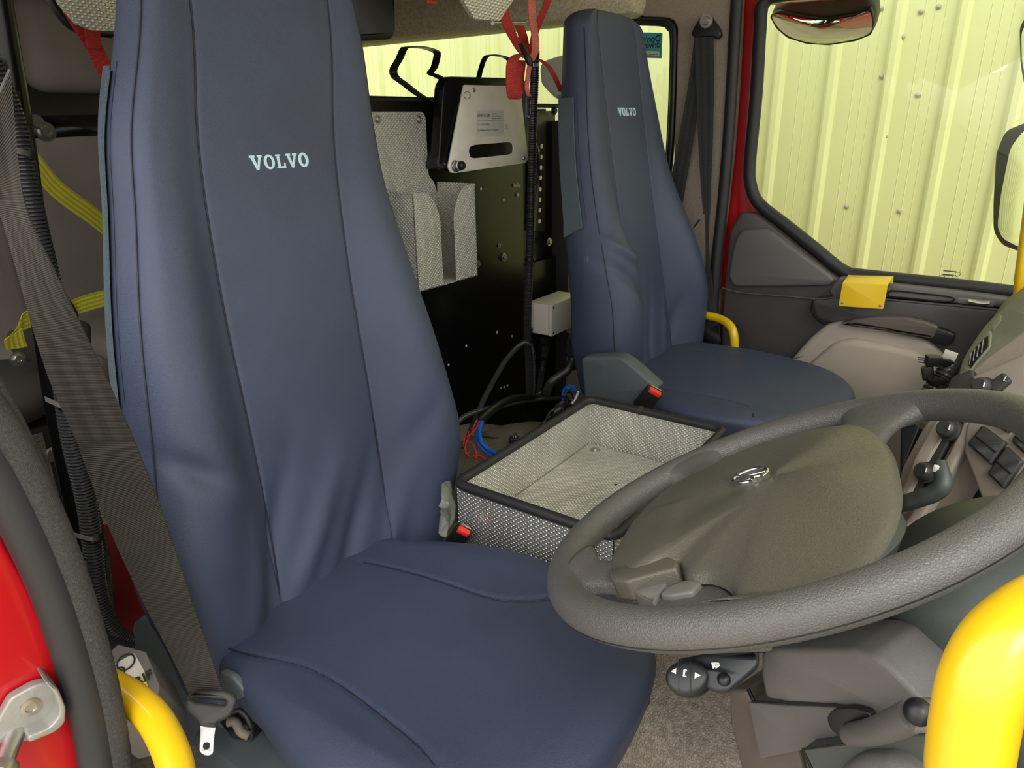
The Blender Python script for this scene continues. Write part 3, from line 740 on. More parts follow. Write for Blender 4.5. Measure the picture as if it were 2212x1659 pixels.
# seat belt buckles
def buckle(label, pb, pt, D0, w_, up_=(0, 0, 1)):
    a = pb; b = pt; ax = (b-a).normalized()
    r = thing('belt_buckle', label, 'buckle', a)
    side = ax.cross(V((.57, -.8, .1))).normalized(); fr = side.cross(ax).normalized()
    if fr.dot(CAM-b) < 0: fr = -fr
    R = Matrix((side, ax, fr)).transposed(); L = (b-a).length
    if R.determinant() < 0: R = Matrix((-side, ax, fr)).transposed()
    box('buckle_body', (a+b)/2, (w_, L, w_*.5), M['black'], r, R, bev=.004)
    box('release_button', b+fr*w_*.13+ax*.001-ax*.004, (w_*.72, .010, w_*.32), M['buckred'], r, R, bev=.0015)
    box('slot', b-fr*w_*.13+ax*.0012, (w_*.66, .004, .004), M['zinc'], r, R, bev=.0005)
buckle('black buckle with red button beside the grey recliner cover of the far seat', oy(1382, 882, 1.40), oy(1416, 842, 1.40)+V((0, 0, .0)), .05, .040)
buckle('black buckle with red button between the near seat and the tray', oy(972, 1184, .80), oy(1004, 1142, .80), .05, .030)
# ================================================================ TRAY between the seats
def tray():
    x0, x1, y0, y1, zt, zb = -.708, -.405, .822, 1.290, .520, .395
    r = thing('storage_tray', 'open tread plate tray with black rubber edging on the tunnel between the seats', 'tray', ((x0+x1)/2, (y0+y1)/2, zb))
    t = .003; ins = .012
    def wall(nm, lo, hi, m): return b2(nm, lo, hi, m, r, bev=.0006)
    def slab(name, quad, nrm, m, th=.0025):
        ux, uy, n = basis(nrm, (0, 0, 1) if abs(V(nrm).normalized().z) < .9 else (0, 1, 0)); p = V(quad[0])
        return plate(name, [[((V(q)-p).dot(ux), (V(q)-p).dot(uy)) for q in quad]], p, ux, uy, th, m, r, bev=.0004)
    g = .0026
    A = [(x0, y0), (x1, y0), (x1, y1), (x0, y1)]
    nr = [(0, -1, 0), (1, 0, 0), (0, 1, 0), (-1, 0, 0)]
    for i in range(4):
        a = A[i]; b = A[(i+1) % 4]
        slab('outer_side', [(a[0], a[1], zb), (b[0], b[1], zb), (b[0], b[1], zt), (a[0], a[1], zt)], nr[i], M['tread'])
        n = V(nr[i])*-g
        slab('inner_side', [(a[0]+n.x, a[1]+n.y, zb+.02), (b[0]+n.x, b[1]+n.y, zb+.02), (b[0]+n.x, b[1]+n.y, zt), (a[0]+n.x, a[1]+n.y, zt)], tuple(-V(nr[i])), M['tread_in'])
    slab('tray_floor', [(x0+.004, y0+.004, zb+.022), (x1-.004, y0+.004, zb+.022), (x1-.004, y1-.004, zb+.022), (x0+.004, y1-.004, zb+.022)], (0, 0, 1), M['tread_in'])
    rimp = [V((p[0], p[1], zt+.001)) for p in rnd(A, .022, 6)]
    tube('edge_trim', rimp, .0085, M['blackrub'], r, sides=14, closed=True, smoothpath=False)
    q = oz(1377, 888, zt+.002); lathe('trim_joint', [(.0092, 0), (.0094, .001), (.0094, .008), (.0092, .009)], (q.x, y1, zt+.001), (1, 0, 0), M['felt'], r, 16)
    for (px, py) in ((1285, 972),):
        p = oz(px, py, zb+.022); lathe('washer', [(.011, 0), (.011, .0015), (.0045, .0018)], p, (0, 0, 1), M['zinc'], r, 20); lathe('screw', [(.0055, 0), (.0055, .003), (.003, .004)], p+V((0, 0, .001)), (0, 0, 1), M['steel'], r, 12)
    p = oz(1330, 1047, zb+.022); box('tray_hole', p, (.006, .006, .002), M['black'], r, bev=.001)
tray()
# ================================================================ STEERING WHEEL
TW = rad(27.0); WC = V((-.145, .645, CH-.3485)); wa = V((math.cos(TW), 0, math.sin(TW))); wb = V((-.010, 1, .012)).normalized(); wn = V((-math.sin(TW), 0, math.cos(TW)))
def wp(x, y, l=0): return opl(x, y, WC+wn*l, wn)
def wl(a, b, l=0): return WC+wa*a+wb*b+wn*l
wheel = thing('steering_wheel', 'grey leather-grained steering wheel with a broad centre pad in front of the near seat', 'steering wheel', WC-wn*.06)
def rim():
    P = [wl(.225*math.cos(k*math.pi/48), .225*math.sin(k*math.pi/48)) for k in range(96)]
    o = tube('rim', P, .0172, M['wheel'], wheel, sides=28, closed=True, smoothpath=False)
    tube('rim_seam', [wl(.2405*math.cos(k*math.pi/48), .2405*math.sin(k*math.pi/48), -.0065) for k in range(96)], .0009, M['black'], o, sides=6, closed=True, smoothpath=False)
rim()
def spoke(a0, r_in, w0, w1, ang_in=None, l=0.0, flare=1.0):
    """a tapering arm from the pad to the rim with a flared root"""
    n = 22; vs = []; fs = []; sd = 20
    pin = V(r_in); pout = V((math.cos(a0)*.218, math.sin(a0)*.218)); d = (pout-pin); L = d.length; d.normalize(); s = V((-d.y, d.x))
    for i in range(n+1):
        t = i/n; fl = max(0, (t-.45)/.55)**2.6*.040*flare; ww = (w0+(w1-w0)*t)/2+fl; k_ = max(0, (t-.66)/.34); th = .0100+.0060*k_*k_*(3-2*k_); dip = -.010*(1-t)**1.5-.002+l*(1-t)
        c_ = pin+d*(L*t)
        for k in range(sd):
            g = 2*math.pi*k/sd; cx = math.cos(g); cz = math.sin(g)
            cx = abs(cx)**.7*(1 if cx > 0 else -1); cz = abs(cz)**.7*(1 if cz > 0 else -1)
            q = c_+s*(ww*cx); 
            if t > .6:   # follow the rim's curve
                rr = math.hypot(q.x, q.y); lim = .219; 
                if rr > lim: q = q*(lim/rr)
            vs.append(wl(q.x, q.y, th*cz+dip))
    for i in range(n):
        for k in range(sd): q = (k+1) % sd; fs.append((i*sd+k, i*sd+q, (i+1)*sd+q, (i+1)*sd+k))
    fs.append(tuple(range(sd))[::-1]); fs.append(tuple(n*sd+k for k in range(sd)))
    return obj('spoke', vs, fs, M['wheel'], wheel)
spoke(rad(-146), (-.095, -.115), .050, .044)
spoke(rad(136), (-.09, .085), .045, .036)
spoke(rad(72), (.035, .11), .07, .058)
spoke(rad(-76), (.06, -.14), .06, .05)
def pad():
    pix = [(1309, 1212), (1322, 1186), (1365, 1122), (1428, 1064), (1500, 1024), (1560, 996), (1640, 962), (1740, 935), (1822, 920), (1862, 921), (1900, 937), (1928, 975), (1941, 1030), (1942, 1070), (1930, 1115), (1904, 1162), (1862, 1210), (1795, 1258), (1700, 1296)]
    O = [(( q-WC).dot(wa), (q-WC).dot(wb)) for q in (wp(x, y, .004) for x, y in pix)]
    O += [((q-WC).dot(wa), (q-WC).dot(wb)) for q in (wp(x, y, .004) for x, y in [(1604, 1300), (1570, 1258), (1530, 1241), (1482, 1240), (1467, 1222), (1452, 1214), (1400, 1230), (1358, 1244), (1322, 1247)])]
    P = cr_([(a, b, 0) for a, b in O], 8, True); N = len(P); cx, cy = .01, -.03; R = 34; vs = []; fs = []
    for i in range(1, R+1):
        s = i/R
        for p in P:
            x = cx+(p.x-cx)*s; y = cy+(p.y-cy)*s; dm = (1-s)*math.hypot(p.x-cx, p.y-cy)
            e = max(0, 1-dm/.010); h = .004+.016*(1-s*s)-.007*(1-math.sqrt(max(0, 1-e*e)))
            # shallow valley running from the emblem towards the two upper corners
            ang = math.atan2(y-.01, x+.0); h += .0020*math.cos(ang*4+1.2)*math.sin(math.pi*s)*1.2
            # soft step towards the lower-left arm
            k = (-.105-(x+.22*y)) if y < -.0 else -1
            if k > -.02: h += .003*min(1, (k+.02)/.02)*min(1, (1-s)*6)
            vs.append(wl(x, y, h))
    for j in range(N):
        p = P[j]; vs.append(wl(cx+(p.x-cx)*.84, cy+(p.y-cy)*.84, -.020))
    c0 = len(vs); vs.append(wl(cx, cy, .020))
    for j in range(N): fs.append((c0, j, (j+1) % N))
    for i in range(R):
        for j in range(N): q = (j+1) % N; fs.append((i*N+j, (i+1)*N+j, (i+1)*N+q, i*N+q))
    fs.append(tuple(R*N+j for j in range(N))[::-1])
    o = obj('airbag_pad', vs, fs, M['pad'], wheel, sharp=60)
    # round badge: ring, bar and letters
    c = wp(1622, 1031, .020); cl = ((c-WC).dot(wa), (c-WC).dot(wb)); E_ = .0175
    bd = lathe('badge', [(.020, -.001), (.020, .0015), (.0175, .002)], wl(cl[0], cl[1], .0185), wn, M['pad'], o, 28)
    arc = [wl(cl[0]+E_*math.cos(k), cl[1]+E_*math.sin(k), .0215) for k in [rad(a) for a in range(-30, 300, 15)]]
    tube('badge_ring', arc, .0022, M['chrome'], o, sides=8, n=2)
    tube('badge_bar', [wl(cl[0]-.017, cl[1]+.004, .0222), wl(cl[0]-.002, cl[1]-.001, .0222), wl(cl[0]+.016, cl[1]+.002, .0222)], .0016, M['chrome'], o, sides=8, n=4)
    tube('badge_arrow', [wl(cl[0]+.010, cl[1]-.017, .0218), wl(cl[0]+.004, cl[1]-.009, .0222), wl(cl[0]-.006, cl[1]-.003, .0222)], .0022, M['chrome'], o, sides=8, n=4)
    tube('badge_arrow', [wl(cl[0]+.013, cl[1]-.006, .0218), wl(cl[0]+.004, cl[1]-.010, .0222), wl(cl[0]-.001, cl[1]-.018, .0222)], .0018, M['chrome'], o, sides=8, n=4)
    # hub
    lathe('hub', [(.09, -.034), (.10, -.05), (.075, -.085), (.06, -.11)], WC+wa*.0, wn, M['column'], wheel, 32)
    # lower trim pieces and the switch pod on the near-left arm
    def wpl(name, pp, l, th, m, r_=.004, bev=.002):
        ux, uy = wa, wb; nn = ux.cross(uy); p = WC+wn*l
        return plate(name, [rnd([((q-p).dot(ux), (q-p).dot(uy)) for q in (wp(x, y, l) for x, y in pp)], r_)], p, ux, uy, th, m, wheel, bev=bev)
    wpl('arm_trim', [(1358, 1246), (1400, 1232), (1456, 1214), (1452, 1236), (1430, 1262), (1408, 1296), (1368, 1276)], -.002, .022, M['spoke'], .003, .002)
    wpl('arm_lip', [(1310, 1224), (1380, 1205), (1440, 1196), (1462, 1206), (1458, 1222), (1400, 1236), (1350, 1250), (1318, 1248)], .009, .02, M['pad'], .004, .003)
    wpl('switch_pod', [(1402, 1300), (1432, 1262), (1475, 1243), (1530, 1242), (1565, 1258), (1600, 1292), (1650, 1330), (1500, 1340), (1400, 1330)], -.006, .028, M['wheel'], .01, .006)
    wpl('pod_button', [(1420, 1278), (1436, 1262), (1475, 1247), (1508, 1244), (1512, 1252), (1490, 1272), (1440, 1280)], -.001, .012, M['spoke'], .004, .003)
pad()
# ================================================================ STEERING COLUMN, STALKS, LOWER COVER
def column():
    r = thing('steering_column', 'dark green grey column cowl below the steering wheel', 'steering column', (.0, .60, .02))
    # upper round shroud behind the wheel
    ax = V((.50, .02, -.86)).normalized()
    def body(name, c0, c1, r0_, r1_, m, fl=1.0, n=14, sd=28):
        vs = []; fs = []; c0 = V(c0); c1 = V(c1); d = (c1-c0).normalized(); ux, uy, nn = basis(d, (0, 1, 0))
        for i in range(n+1):
            t = i/n; rr = r0_+(r1_-r0_)*t; e = 1-(max(0, .12-t)/.12)**2*.35
            for k in range(sd):
                g = 2*math.pi*k/sd; vs.append(c0.lerp(c1, t)+(ux*math.cos(g)*fl+uy*math.sin(g))*rr*e)
        for i in range(n):
            for k in range(sd): q = (k+1) % sd; fs.append((i*sd+k, i*sd+q, (i+1)*sd+q, (i+1)*sd+k))
        fs.append(tuple(range(sd))[::-1]); fs.append(tuple(n*sd+k for k in range(sd)))
        return obj(name, vs, fs, m, r, sharp=70)
    body('upper_cowl', (.008, .68, .755), (.14, .68, .55), .088, .13, M['column'])
    body('lower_cowl', (.04, .70, .64), (.16, .76, .12), .125, .19, M['column'], 1.0)
    # side panels with joints, built as shells on the near side of the column
    Y0 = .53
    def sp(name, pix, Y, th, m, r_=.012, bev=.006): return pplate(name, pix, (-.03, Y, 0), (-.35, -.94, 0), th, m, r, r=r_, bev=bev)
    sp('left_shell', [(1574, 1490), (1610, 1490), (1620, 1515), (1700, 1522), (1735, 1660), (1745, 1800), (1640, 1850), (1600, 1659), (1576, 1560)], .565, .06, M['shell'], .006, .004)
    sp('key_panel', [(1616, 1517), (1700, 1524), (1808, 1528), (1840, 1540), (1990, 1560), (1990, 1700), (1732, 1622), (1640, 1640)], .555, .05, M['midtrim'], .003, .0015)
    sp('upper_panel', [(1643, 1405), (1656, 1402), (1840, 1403), (1890, 1415), (1935, 1455), (1978, 1500), (2010, 1530), (2030, 1600), (1880, 1548), (1808, 1524), (1700, 1518), (1652, 1510), (1642, 1460)], .540, .07, M['midtrim'], .006, .005)
    sp('lower_panel', [(1733, 1618), (1830, 1604), (1870, 1590), (1990, 1586), (2100, 1590), (2150, 1850), (1780, 1850)], .535, .05, M['column'], .003, .002)
    sp('knee_bulge', [(1812, 1659), (1850, 1640), (1910, 1640), (1950, 1659), (1990, 1700), (1980, 1850), (1790, 1850), (1790, 1690)], .515, .04, M['midtrim'], .012, .012)
    sp('lever_recess', [(1784, 1550), (1800, 1532), (1840, 1528), (1880, 1540), (1885, 1570), (1850, 1600), (1826, 1600), (1795, 1580)], .531, .008, M['black'], .006, .001)
    sp('joint_gap', [(1612, 1490), (1617, 1488), (1629, 1514), (1700, 1520), (1700, 1523), (1626, 1518)], .5345, .002, M['screen'], .0005, .0002)
    sp('joint_gap', [(1731, 1617), (1826, 1606), (1832, 1600), (1834, 1603), (1828, 1610), (1736, 1621), (1756, 1662), (1770, 1700), (1766, 1700), (1750, 1664)], .5340, .002, M['screen'], .0005, .0002)
column()
def tiltlever():
    a = opl(1838, 1588, (-.03, .53, 0), (-.35, -.94, 0)); b = od(1975, 1545, (a-CAM).dot(fw)*.84); c = od(2040, 1545, (a-CAM).dot(fw)*.84)
    r = thing('tilt_lever', 'dark adjusting lever with a domed knob on the side of the column cowl', 'lever', a)
    tube('lever_arm', [a, a.lerp(b, .5)+V((0, 0, -.004)), b], lambda t: .0095+.002*t, M['midtrim'], r, sides=14)
    tube('lever_head', [b-(c-b)*.25, b, c, c+(c-b)*.4], lambda t: .0115, M['spoke'], r, sides=16)
    d = (CAM-b).normalized(); k = od(1983, 1538, (a-CAM).dot(fw)*.84)
    lathe('knob', [(.0085, 0), (.0095, .006), (.0085, .011), (.0055, .014), (.002, .015)], k+d*.006, d, M['black'], r, 24, sharp=80)
tiltlever()
def stalk():
    D = .66
    r = thing('control_stalk', 'black oval stalk with white arrow marks under the left of the steering wheel', 'stalk', od(1560, 1470, .66))
    a = od(1700, 1390, D+.03); b = od(1540, 1440, D+.0)
    ux = (od(1640, 1425, D)-od(1540, 1480, D)).normalized(); vdir = (CAM-od(1540, 1460, D)).normalized(); 
    nn = (vdir+V((0, 0, .1))).normalized(); uu, vv, _ = basis(nn, tuple(up))
    p = od(1485, 1465, D-.012)
    def sp(name, pix, l, th, m, r_=.003, bev=.002, par=None):
        return pplate(name, pix, p, nn, th, m, par or r, r=r_, bev=bev, lift=l)
    sp('stalk_arm', [(1460, 1424), (1520, 1412), (1640, 1402), (1640, 1440), (1605, 1470), (1575, 1495), (1552, 1496), (1530, 1488), (1505, 1460)], -.004, .026, M['stalkm'], .004, .004)
    el = [(1484+47*math.cos(k*math.pi/16), 1463+38*math.sin(k*math.pi/16)) for k in range(32)]
    e = sp('rocker_pad', el, .006, .028, M['stalkm'], 0, .005)
    el2 = [(1490+47*math.cos(k*math.pi/16), 1472+34*math.sin(k*math.pi/16)) for k in range(32)]
    sp('pad_housing', el2, -.006, .03, M['black'], 0, .006)
    sp('arrow_mark', [(1449, 1450), (1461, 1443), (1460, 1456)], .0068, .0008, M['print'], 0, .0001, e)
    sp('arrow_mark', [(1501, 1452), (1514, 1459), (1500, 1466)], .0068, .0008, M['print'], 0, .0001, e)
    sp('hook_mark', [(1476, 1447), (1482, 1444), (1485, 1450), (1481, 1449), (1479, 1459), (1483, 1460), (1483, 1463), (1475, 1461)], .0068, .0008, M['print'], 0, .0001, e)
    for x in (1466, 1492): tube('rocker_line', [opl(x, y, p+nn*.0062, nn) for y in (1430, 1445, 1460, 1480, 1496)], .0004, M['black'], e, sides=5)
    for k_ in (0, 1): sp('beam_mark', [(1536+k_*8, 1431+k_*2), (1552+k_*2, 1431+k_*3), (1555, 1434+k_*4), (1540+k_*6, 1445)], -.0032, .0006, M['print'], 0, .0001)
    lathe('push_button', [(.0058, 0), (.006, .003), (.004, .0052), (.001, .006)], opl(1564, 1468, p-nn*.004, nn)-nn*.001, nn, M['black'], r, 20, sharp=80)
stalk()
# large yellow grab handle in the near right corner
t_ = thing('grab_handle', 'thick yellow grab handle in the near bottom right corner', 'handle', od(2050, 1900, .27), group='yellow grab handles')
tube('bar', [V((.02, .30, .30)), V((.01, .28, .55)), od(2072, 1850, .285), od(2090, 1660, .270), od(2104, 1560, .265), od(2122, 1480, .262), od(2160, 1405, .262), od(2215, 1352, .264), od(2290, 1310, .268), od(2420, 1270, .275), V((.16, .20, 1.0)), V((.30, .18, 1.01)), V((.36, .16, .96)), V((.37, .15, .80))], .0146, M['yellow'], t_, sides=28, n=10)
t_ = thing('grab_handle', 'yellow grab handle curving out from the near door pillar seal at bottom left', 'handle', od(400, 1760, .55), group='yellow grab handles')
tube('bar', [od(150, 1440, .70), od(235, 1480, .680), od(290, 1512, .665), od(335, 1556, .645), od(370, 1625, .62), od(384, 1690, .60), od(388, 1800, .57), V((-.36, .18, .42)), V((-.36, .18, .25))], .0150, M['yellow'], t_, sides=24, n=10)
t_ = thing('grab_handle', 'yellow grab handle behind the far seat beside the belt', 'handle', oy(1580, 735, 2.0), group='yellow grab handles')
tube('bar', [oy(1500, 676, 2.04), oy(1530, 682, 2.03), oy(1558, 690, 2.02), oy(1578, 705, 2.0), oy(1586, 730, 1.99), oy(1586, 780, 1.99), oy(1580, 860, 1.99)], .0125, M['yellow'], t_, sides=18, n=8)
t_ = thing('grab_handle', 'upright yellow grab handle at the far right edge by the dashboard', 'handle', oy(2212, 640, 1.98), group='yellow grab handles')
tube('bar', [oy(2235, 380, 1.98), oy(2226, 450, 1.98), oy(2214, 540, 1.98), oy(2206, 600, 1.98), oy(2202, 660, 1.98)], .0135, M['yellow'], t_, sides=18, n=8)
# yellow folded bracket on the far door
def bracket():
    r = thing('window_bracket', 'yellow folded sheet bracket screwed to the ledge of the far door', 'bracket', oy(1864, 665, 1.99))
    Yb = 1.995
    pplate('front_plate', [(1820, 611), (1918, 614), (1908, 668), (1811, 661)], (0, Yb, 0), (0, -1, 0), .003, M['yellowflat'], r, r=.005, bev=.0008)
    a = oy(1820, 611, Yb); b = oy(1918, 614, Yb); c = oy(1930, 601, 2.085); d = oy(1832, 594, 2.085)
    q = (a-b).cross(d-a); q = q if q.z > 0 else -q; ux = (b-a).normalized(); nn = q.normalized(); uy = nn.cross(ux)
    plate('top_plate', [[((v-a).dot(ux), (v-a).dot(uy)) for v in (a, b, c, d)]], a, ux, uy, .003, M['yellowflat'], r, bev=.0008)
    e = oy(1929, 611, 2.085)
    plate('back_lip', [[(0, 0), ((c-d).length, 0), ((c-d).length, -.02), (0, -.02)]], d, (c-d), (0, 0, 1), .003, M['yellowflat'], r, bev=.0008)
    for (x, y) in ((1820, 654), (1902, 660)): lathe('screw', [(.0035, 0), (.0032, .0018), (.002, .002)], oy(x, y, Yb), (0, -1, 0), M['zinc'], r, 14)
bracket()
# ================================================================ DASHBOARD
DN = V((-.52, -.72, .42)).normalized(); DP = V((.0, 1.0, CH-.37))
def dp(x, y, l=0): return opl(x, y, DP+DN*l, DN)
def dash():
    r = thing('dashboard', 'beige and dark dashboard centre with switch panels right of the steering wheel', 'dashboard', (.1, 1.3, .05))
    def pl(name, pix, l, th, m, par=None, r_=.004, bev=.002): return pplate(name, pix, DP, DN, th, m, par or r, r=r_, bev=bev, lift=l)
    pl('console_base', [(1945, 1010), (1990, 925), (2060, 830), (2130, 768), (2240, 690), (2420, 700), (2500, 1300), (2300, 1650), (2180, 1500), (2120, 1350), (2020, 1220), (1960, 1180), (1930, 1090)], -.004, .10, M['taupe'], None, .01, .006)
    pl('console_side', [(1945, 905), (1965, 900), (1985, 925), (1955, 1000), (1942, 1060)], -.02, .05, M['black'], None, .003, .002)
    pl('left_strip', [(1975, 985), (2022, 905), (2060, 905), (1998, 1010), (1945, 1110), (1938, 1080)], .006, .02, M['beige'], None, .004, .004)
    pl('knob_track', [(2052, 815), (2100, 795), (2108, 838), (2060, 935), (2020, 1010), (1985, 1060), (1965, 1072), (1962, 1052), (1990, 985), (2035, 900)], .004, .012, M['switch'], None, .006, .003)
    pl('mid_strip', [(2084, 905), (2110, 880), (2105, 930), (2045, 1030), (1990, 1120), (1960, 1165), (1952, 1130), (2000, 1060), (2050, 975)], .010, .02, M['beige'], None, .004, .004)
    pl('upper_bezel', [(2098, 812), (2150, 790), (2212, 762), (2260, 780), (2240, 880), (2190, 868), (2140, 850), (2108, 842)], .010, .02, M['taupe'], None, .005, .004)
    pl('switch_bezel', [(2086, 915), (2112, 900), (2150, 880), (2230, 900), (2260, 1080), (2200, 1150), (2160, 1130), (2120, 1080), (2080, 975)], .014, .02, M['taupe'], None, .006, .004)
    # rocker switches
    for sw in ([(2088, 958), (2120, 917), (2172, 955), (2138, 1004)], [(2130, 1022), (2172, 962), (2208, 996), (2166, 1056)], [(2162, 1076), (2206, 1018), (2240, 1050), (2200, 1110)],
               [(2128, 905), (2150, 885), (2190, 910), (2175, 935)], [(2182, 952), (2200, 925), (2240, 955), (2216, 985)]):
        s = pl('switch', sw, .020, .014, M['switch'], None, .003, .003)
        a, b, c, d = [V((q[0], q[1])) for q in sw]
        m1 = a.lerp(b, .5); m2 = d.lerp(c, .5)
        tube('switch_ridge', [dp(m1.x+(m2.x-m1.x)*k, m1.y+(m2.y-m1.y)*k, .0205) for k in (.08, .5, .92)], .0012, M['blackrub'], s, sides=6)
    pl('radio_recess', [(2066, 1128), (2122, 1042), (2150, 1080), (2200, 1120), (2120, 1170), (2075, 1200), (2060, 1150)], .012, .004, M['screen'], None, .003, .001)
    pl('ashtray', [(2030, 1112), (2048, 1106), (2068, 1128), (2070, 1160), (2050, 1170), (2030, 1140)], .014, .012, M['black'], None, .003, .003)
    # rotary knobs
    for (x, y, rr) in ((2055, 930, .0125), (2005, 1022, .012), (2130, 838, .011)):
        k = lathe('rotary_knob', [(rr*1.15, 0), (rr*1.15, .005), (rr, .006), (rr*.92, .014), (rr*.7, .017), (.002, .017)], dp(x, y, .008), DN, M['switch'], r, 28)
        tube('pointer', [dp(x-3, y-12, .0255), dp(x-6, y-2, .0255)], .0008, M['print'], k, sides=6, smoothpath=False)
    s = pl('seat_heat_switch', [(2128, 832), (2165, 803), (2182, 822), (2150, 850)], .016, .012, M['switch'], None, .003, .002)
    text('print_mark', 'L', dp(2166, 822, .0165), basis(DN)[0], basis(DN)[1], .010, M['print'], s, .0004)
    # right hand lower cheek with a black handle
    pl('lower_cheek', [(2180, 1240), (2260, 1180), (2300, 1500), (2230, 1420), (2150, 1290)], .02, .05, M['taupe'], None, .02, .01)
    pl('cheek_pocket', [(2190, 1270), (2260, 1250), (2260, 1330), (2206, 1312)], .026, .02, M['black'], None, .006, .004)
    # passenger side dash body: profile swept along the cab
    prof = [(.10, .30), (.0, .40), (-.06, .52), (-.075, .62), (-.06, .70), (-.03, .735), (.0, .755), (.06, .78), (.16, .80), (.40, .80), (.42, .3)]
    prof = [(.14, .30), (.05, .42), (.0, .52), (-.02, .60), (-.01, .66), (.01, .70), (.035, .735), (.06, .765), (.10, .79), (.18, .80), (.40, .80), (.42, .3)]
    P = cr_([(a, 0, b) for a, b in prof], 4); n = len(P); vs = []; fs = []; ys = [1.28, 1.30, 1.4, 1.6, 1.8, 2.0, 2.05]
    for i, y in enumerate(ys):
        sc = .97 if i in (0, 6) else 1
        for p in P: vs.append((.2+(p.x-.2)*sc, y, .55+(p.z-.55)*sc))
    for i in range(len(ys)-1):
        for k in range(n-1): a = i*n+k; fs.append((a, a+1, a+n+1, a+n))
    fs.append(tuple(range(n))); fs.append(tuple((len(ys)-1)*n+k for k in range(n))[::-1])
    body = obj('dash_body', vs, fs, M['dashtop'], r, sharp=60)
    return r
dash_r = dash()
def dashtop():
    # dash top pad above the centre console with the vent
    n = V((-.75, -.45, .48)).normalized(); p = V((.02, 1.30, .78))
    def pl(name, pix, l, th, m, par=None, r_=.004, bev=.002): return pplate(name, pix, p, n, th, m, par or dash_r, r=r_, bev=bev, lift=l)
    pl('top_pad', [(2062, 820), (2068, 790), (2076, 770), (2110, 716), (2136, 685), (2168, 655), (2200, 635), (2260, 605), (2420, 560), (2420, 760), (2280, 730), (2212, 740), (2184, 742), (2150, 765), (2100, 810), (2080, 835)], 0, .10, M['dashtop'], None, .012, .012)
    f = pl('vent_frame', [(2078, 796), (2086, 768), (2110, 735), (2136, 712), (2141, 722), (2137, 750), (2110, 782), (2092, 806)], .002, .012, M['dashtop'], None, .004, .002)
    pl('vent_recess', [(2090, 786), (2098, 762), (2118, 738), (2134, 724), (2134, 748), (2112, 774), (2096, 796)], .003, .006, M['black'], f, .002, .0005)
    for (a, b) in (((2098, 762), (2094, 788)), ((2106, 754), (2102, 780)), ((2115, 744), (2110, 771)), ((2124, 734), (2120, 762))):
        tube('vent_fin', [opl(a[0], a[1], p+n*.004, n), opl(b[0], b[1], p+n*.004, n)], .0009, M['steel'], f, sides=6, smoothpath=False)
    pl('tape_patch', [(2140, 700), (2156, 678), (2163, 680), (2160, 696), (2146, 712)], .0008, .0008, M['dashtop'], None, .001, .0001)
    tube('pad_seam', [opl(x, y, p+n*.001, n) for x, y in ((2070, 840), (2092, 818), (2130, 785), (2160, 762), (2186, 744), (2225, 738))], .003, M['black'], dash_r, sides=8)
dashtop()
# wiper / retarder lever in front of the console
t_ = thing('column_lever', 'dark bent lever with a white symbol to the right of the steering wheel pad', 'lever', dp(1935, 1090, .08))
tube('lever', [dp(1900, 1100, .02), dp(1950, 1088, .055), dp(1990, 1076, .06), dp(2020, 1064, .06), dp(2036, 1048, .06), dp(2035, 1022, .06), dp(2030, 1000, .058)], lambda t: .0105-.003*max(0, t-.7)/.3, M['column'], t_, sides=16)
q = dp(2022, 1012, .068); b2('symbol', q-V((.003, .003, .004)), q+V((.003, .003, .004)), M['print'], t_, bev=.001)
# cable connectors hanging out of the dash by the far door
def conn():
    D = 1.55
    r = thing('cable_connectors', 'black plugs and ribbed hose sticking out beside the dash vent', 'connector', od(2030, 840, D))
    tube('ribbed_hose', [od(2000, 880, D), od(2012, 845, D), od(2032, 822, D), od(2046, 800, D), od(2056, 780, D+.02)], .020, M['conduit'], r, sides=16, rib=.008)
    box('plug', od(2016, 779, D-.03), (.03, .024, .022), M['black'], r, Matrix.Rotation(.4, 3, 'Z'), bev=.003)
    box('plug', od(2004, 805, D-.02), (.022, .02, .03), M['black'], r, Matrix.Rotation(-.3, 3, 'Y'), bev=.003)
    tube('plug_neck', [od(2026, 780, D-.03), od(2048, 784, D-.01), od(2066, 792, D+.02)], .009, M['black'], r, sides=10)
    tube('plug_lead', [od(2004, 812, D-.02), od(2018, 824, D-.02), od(2036, 826, D-.01), od(2050, 812, D)], .010, M['black'], r, sides=10)
    box('tag', od(2052, 768, D-.01), (.026, .003, .020), M['white'], r, Matrix.Rotation(.2, 3, 'Y'), bev=.0008)
    for k in range(3): tube('pin', [od(1996, 773+k*5, D-.035), od(1984, 772+k*5, D-.04)], .0014, M['zinc'], r, sides=6, smoothpath=False)
conn()
# ================================================================ MIRRORS OUTSIDE THE FAR DOOR
def mirror(name, label, outl, glass, Y, housing=.05, nrm=(-.25, -1, -.05)):
    r = thing(name, label, 'mirror', oy(outl[0][0], outl[0][1], Y))
    p = V((0, Y, 0)); n = V(nrm)
    P0 = [sum(a[0] for a in outl)/len(outl), sum(a[1] for a in outl)/len(outl)]; pc = oy(P0[0], P0[1], Y)
    pplate('housing', outl, pc, n, housing, M['blackrub'], r, r=.02, bev=.010)
    pplate('mirror_glass', glass, pc, n, .003, M['mirror'], r, r=.018, bev=.0005, lift=.0015)
    return r, pc, n
r_, pc_, n_ = mirror('side_mirror', 'upright black framed door mirror at the right edge outside the window', [(2142, 440), (2148, 330), (2168, 282), (2212, 264), (2330, 250), (2330, 620), (2212, 550), (2160, 530), (2142, 500)], [(2154, 490), (2162, 420), (2182, 320), (2212, 280), (2330, 262), (2330, 600), (2212, 540), (2165, 515)], 2.45, nrm=(-.75, -.75, -.05))
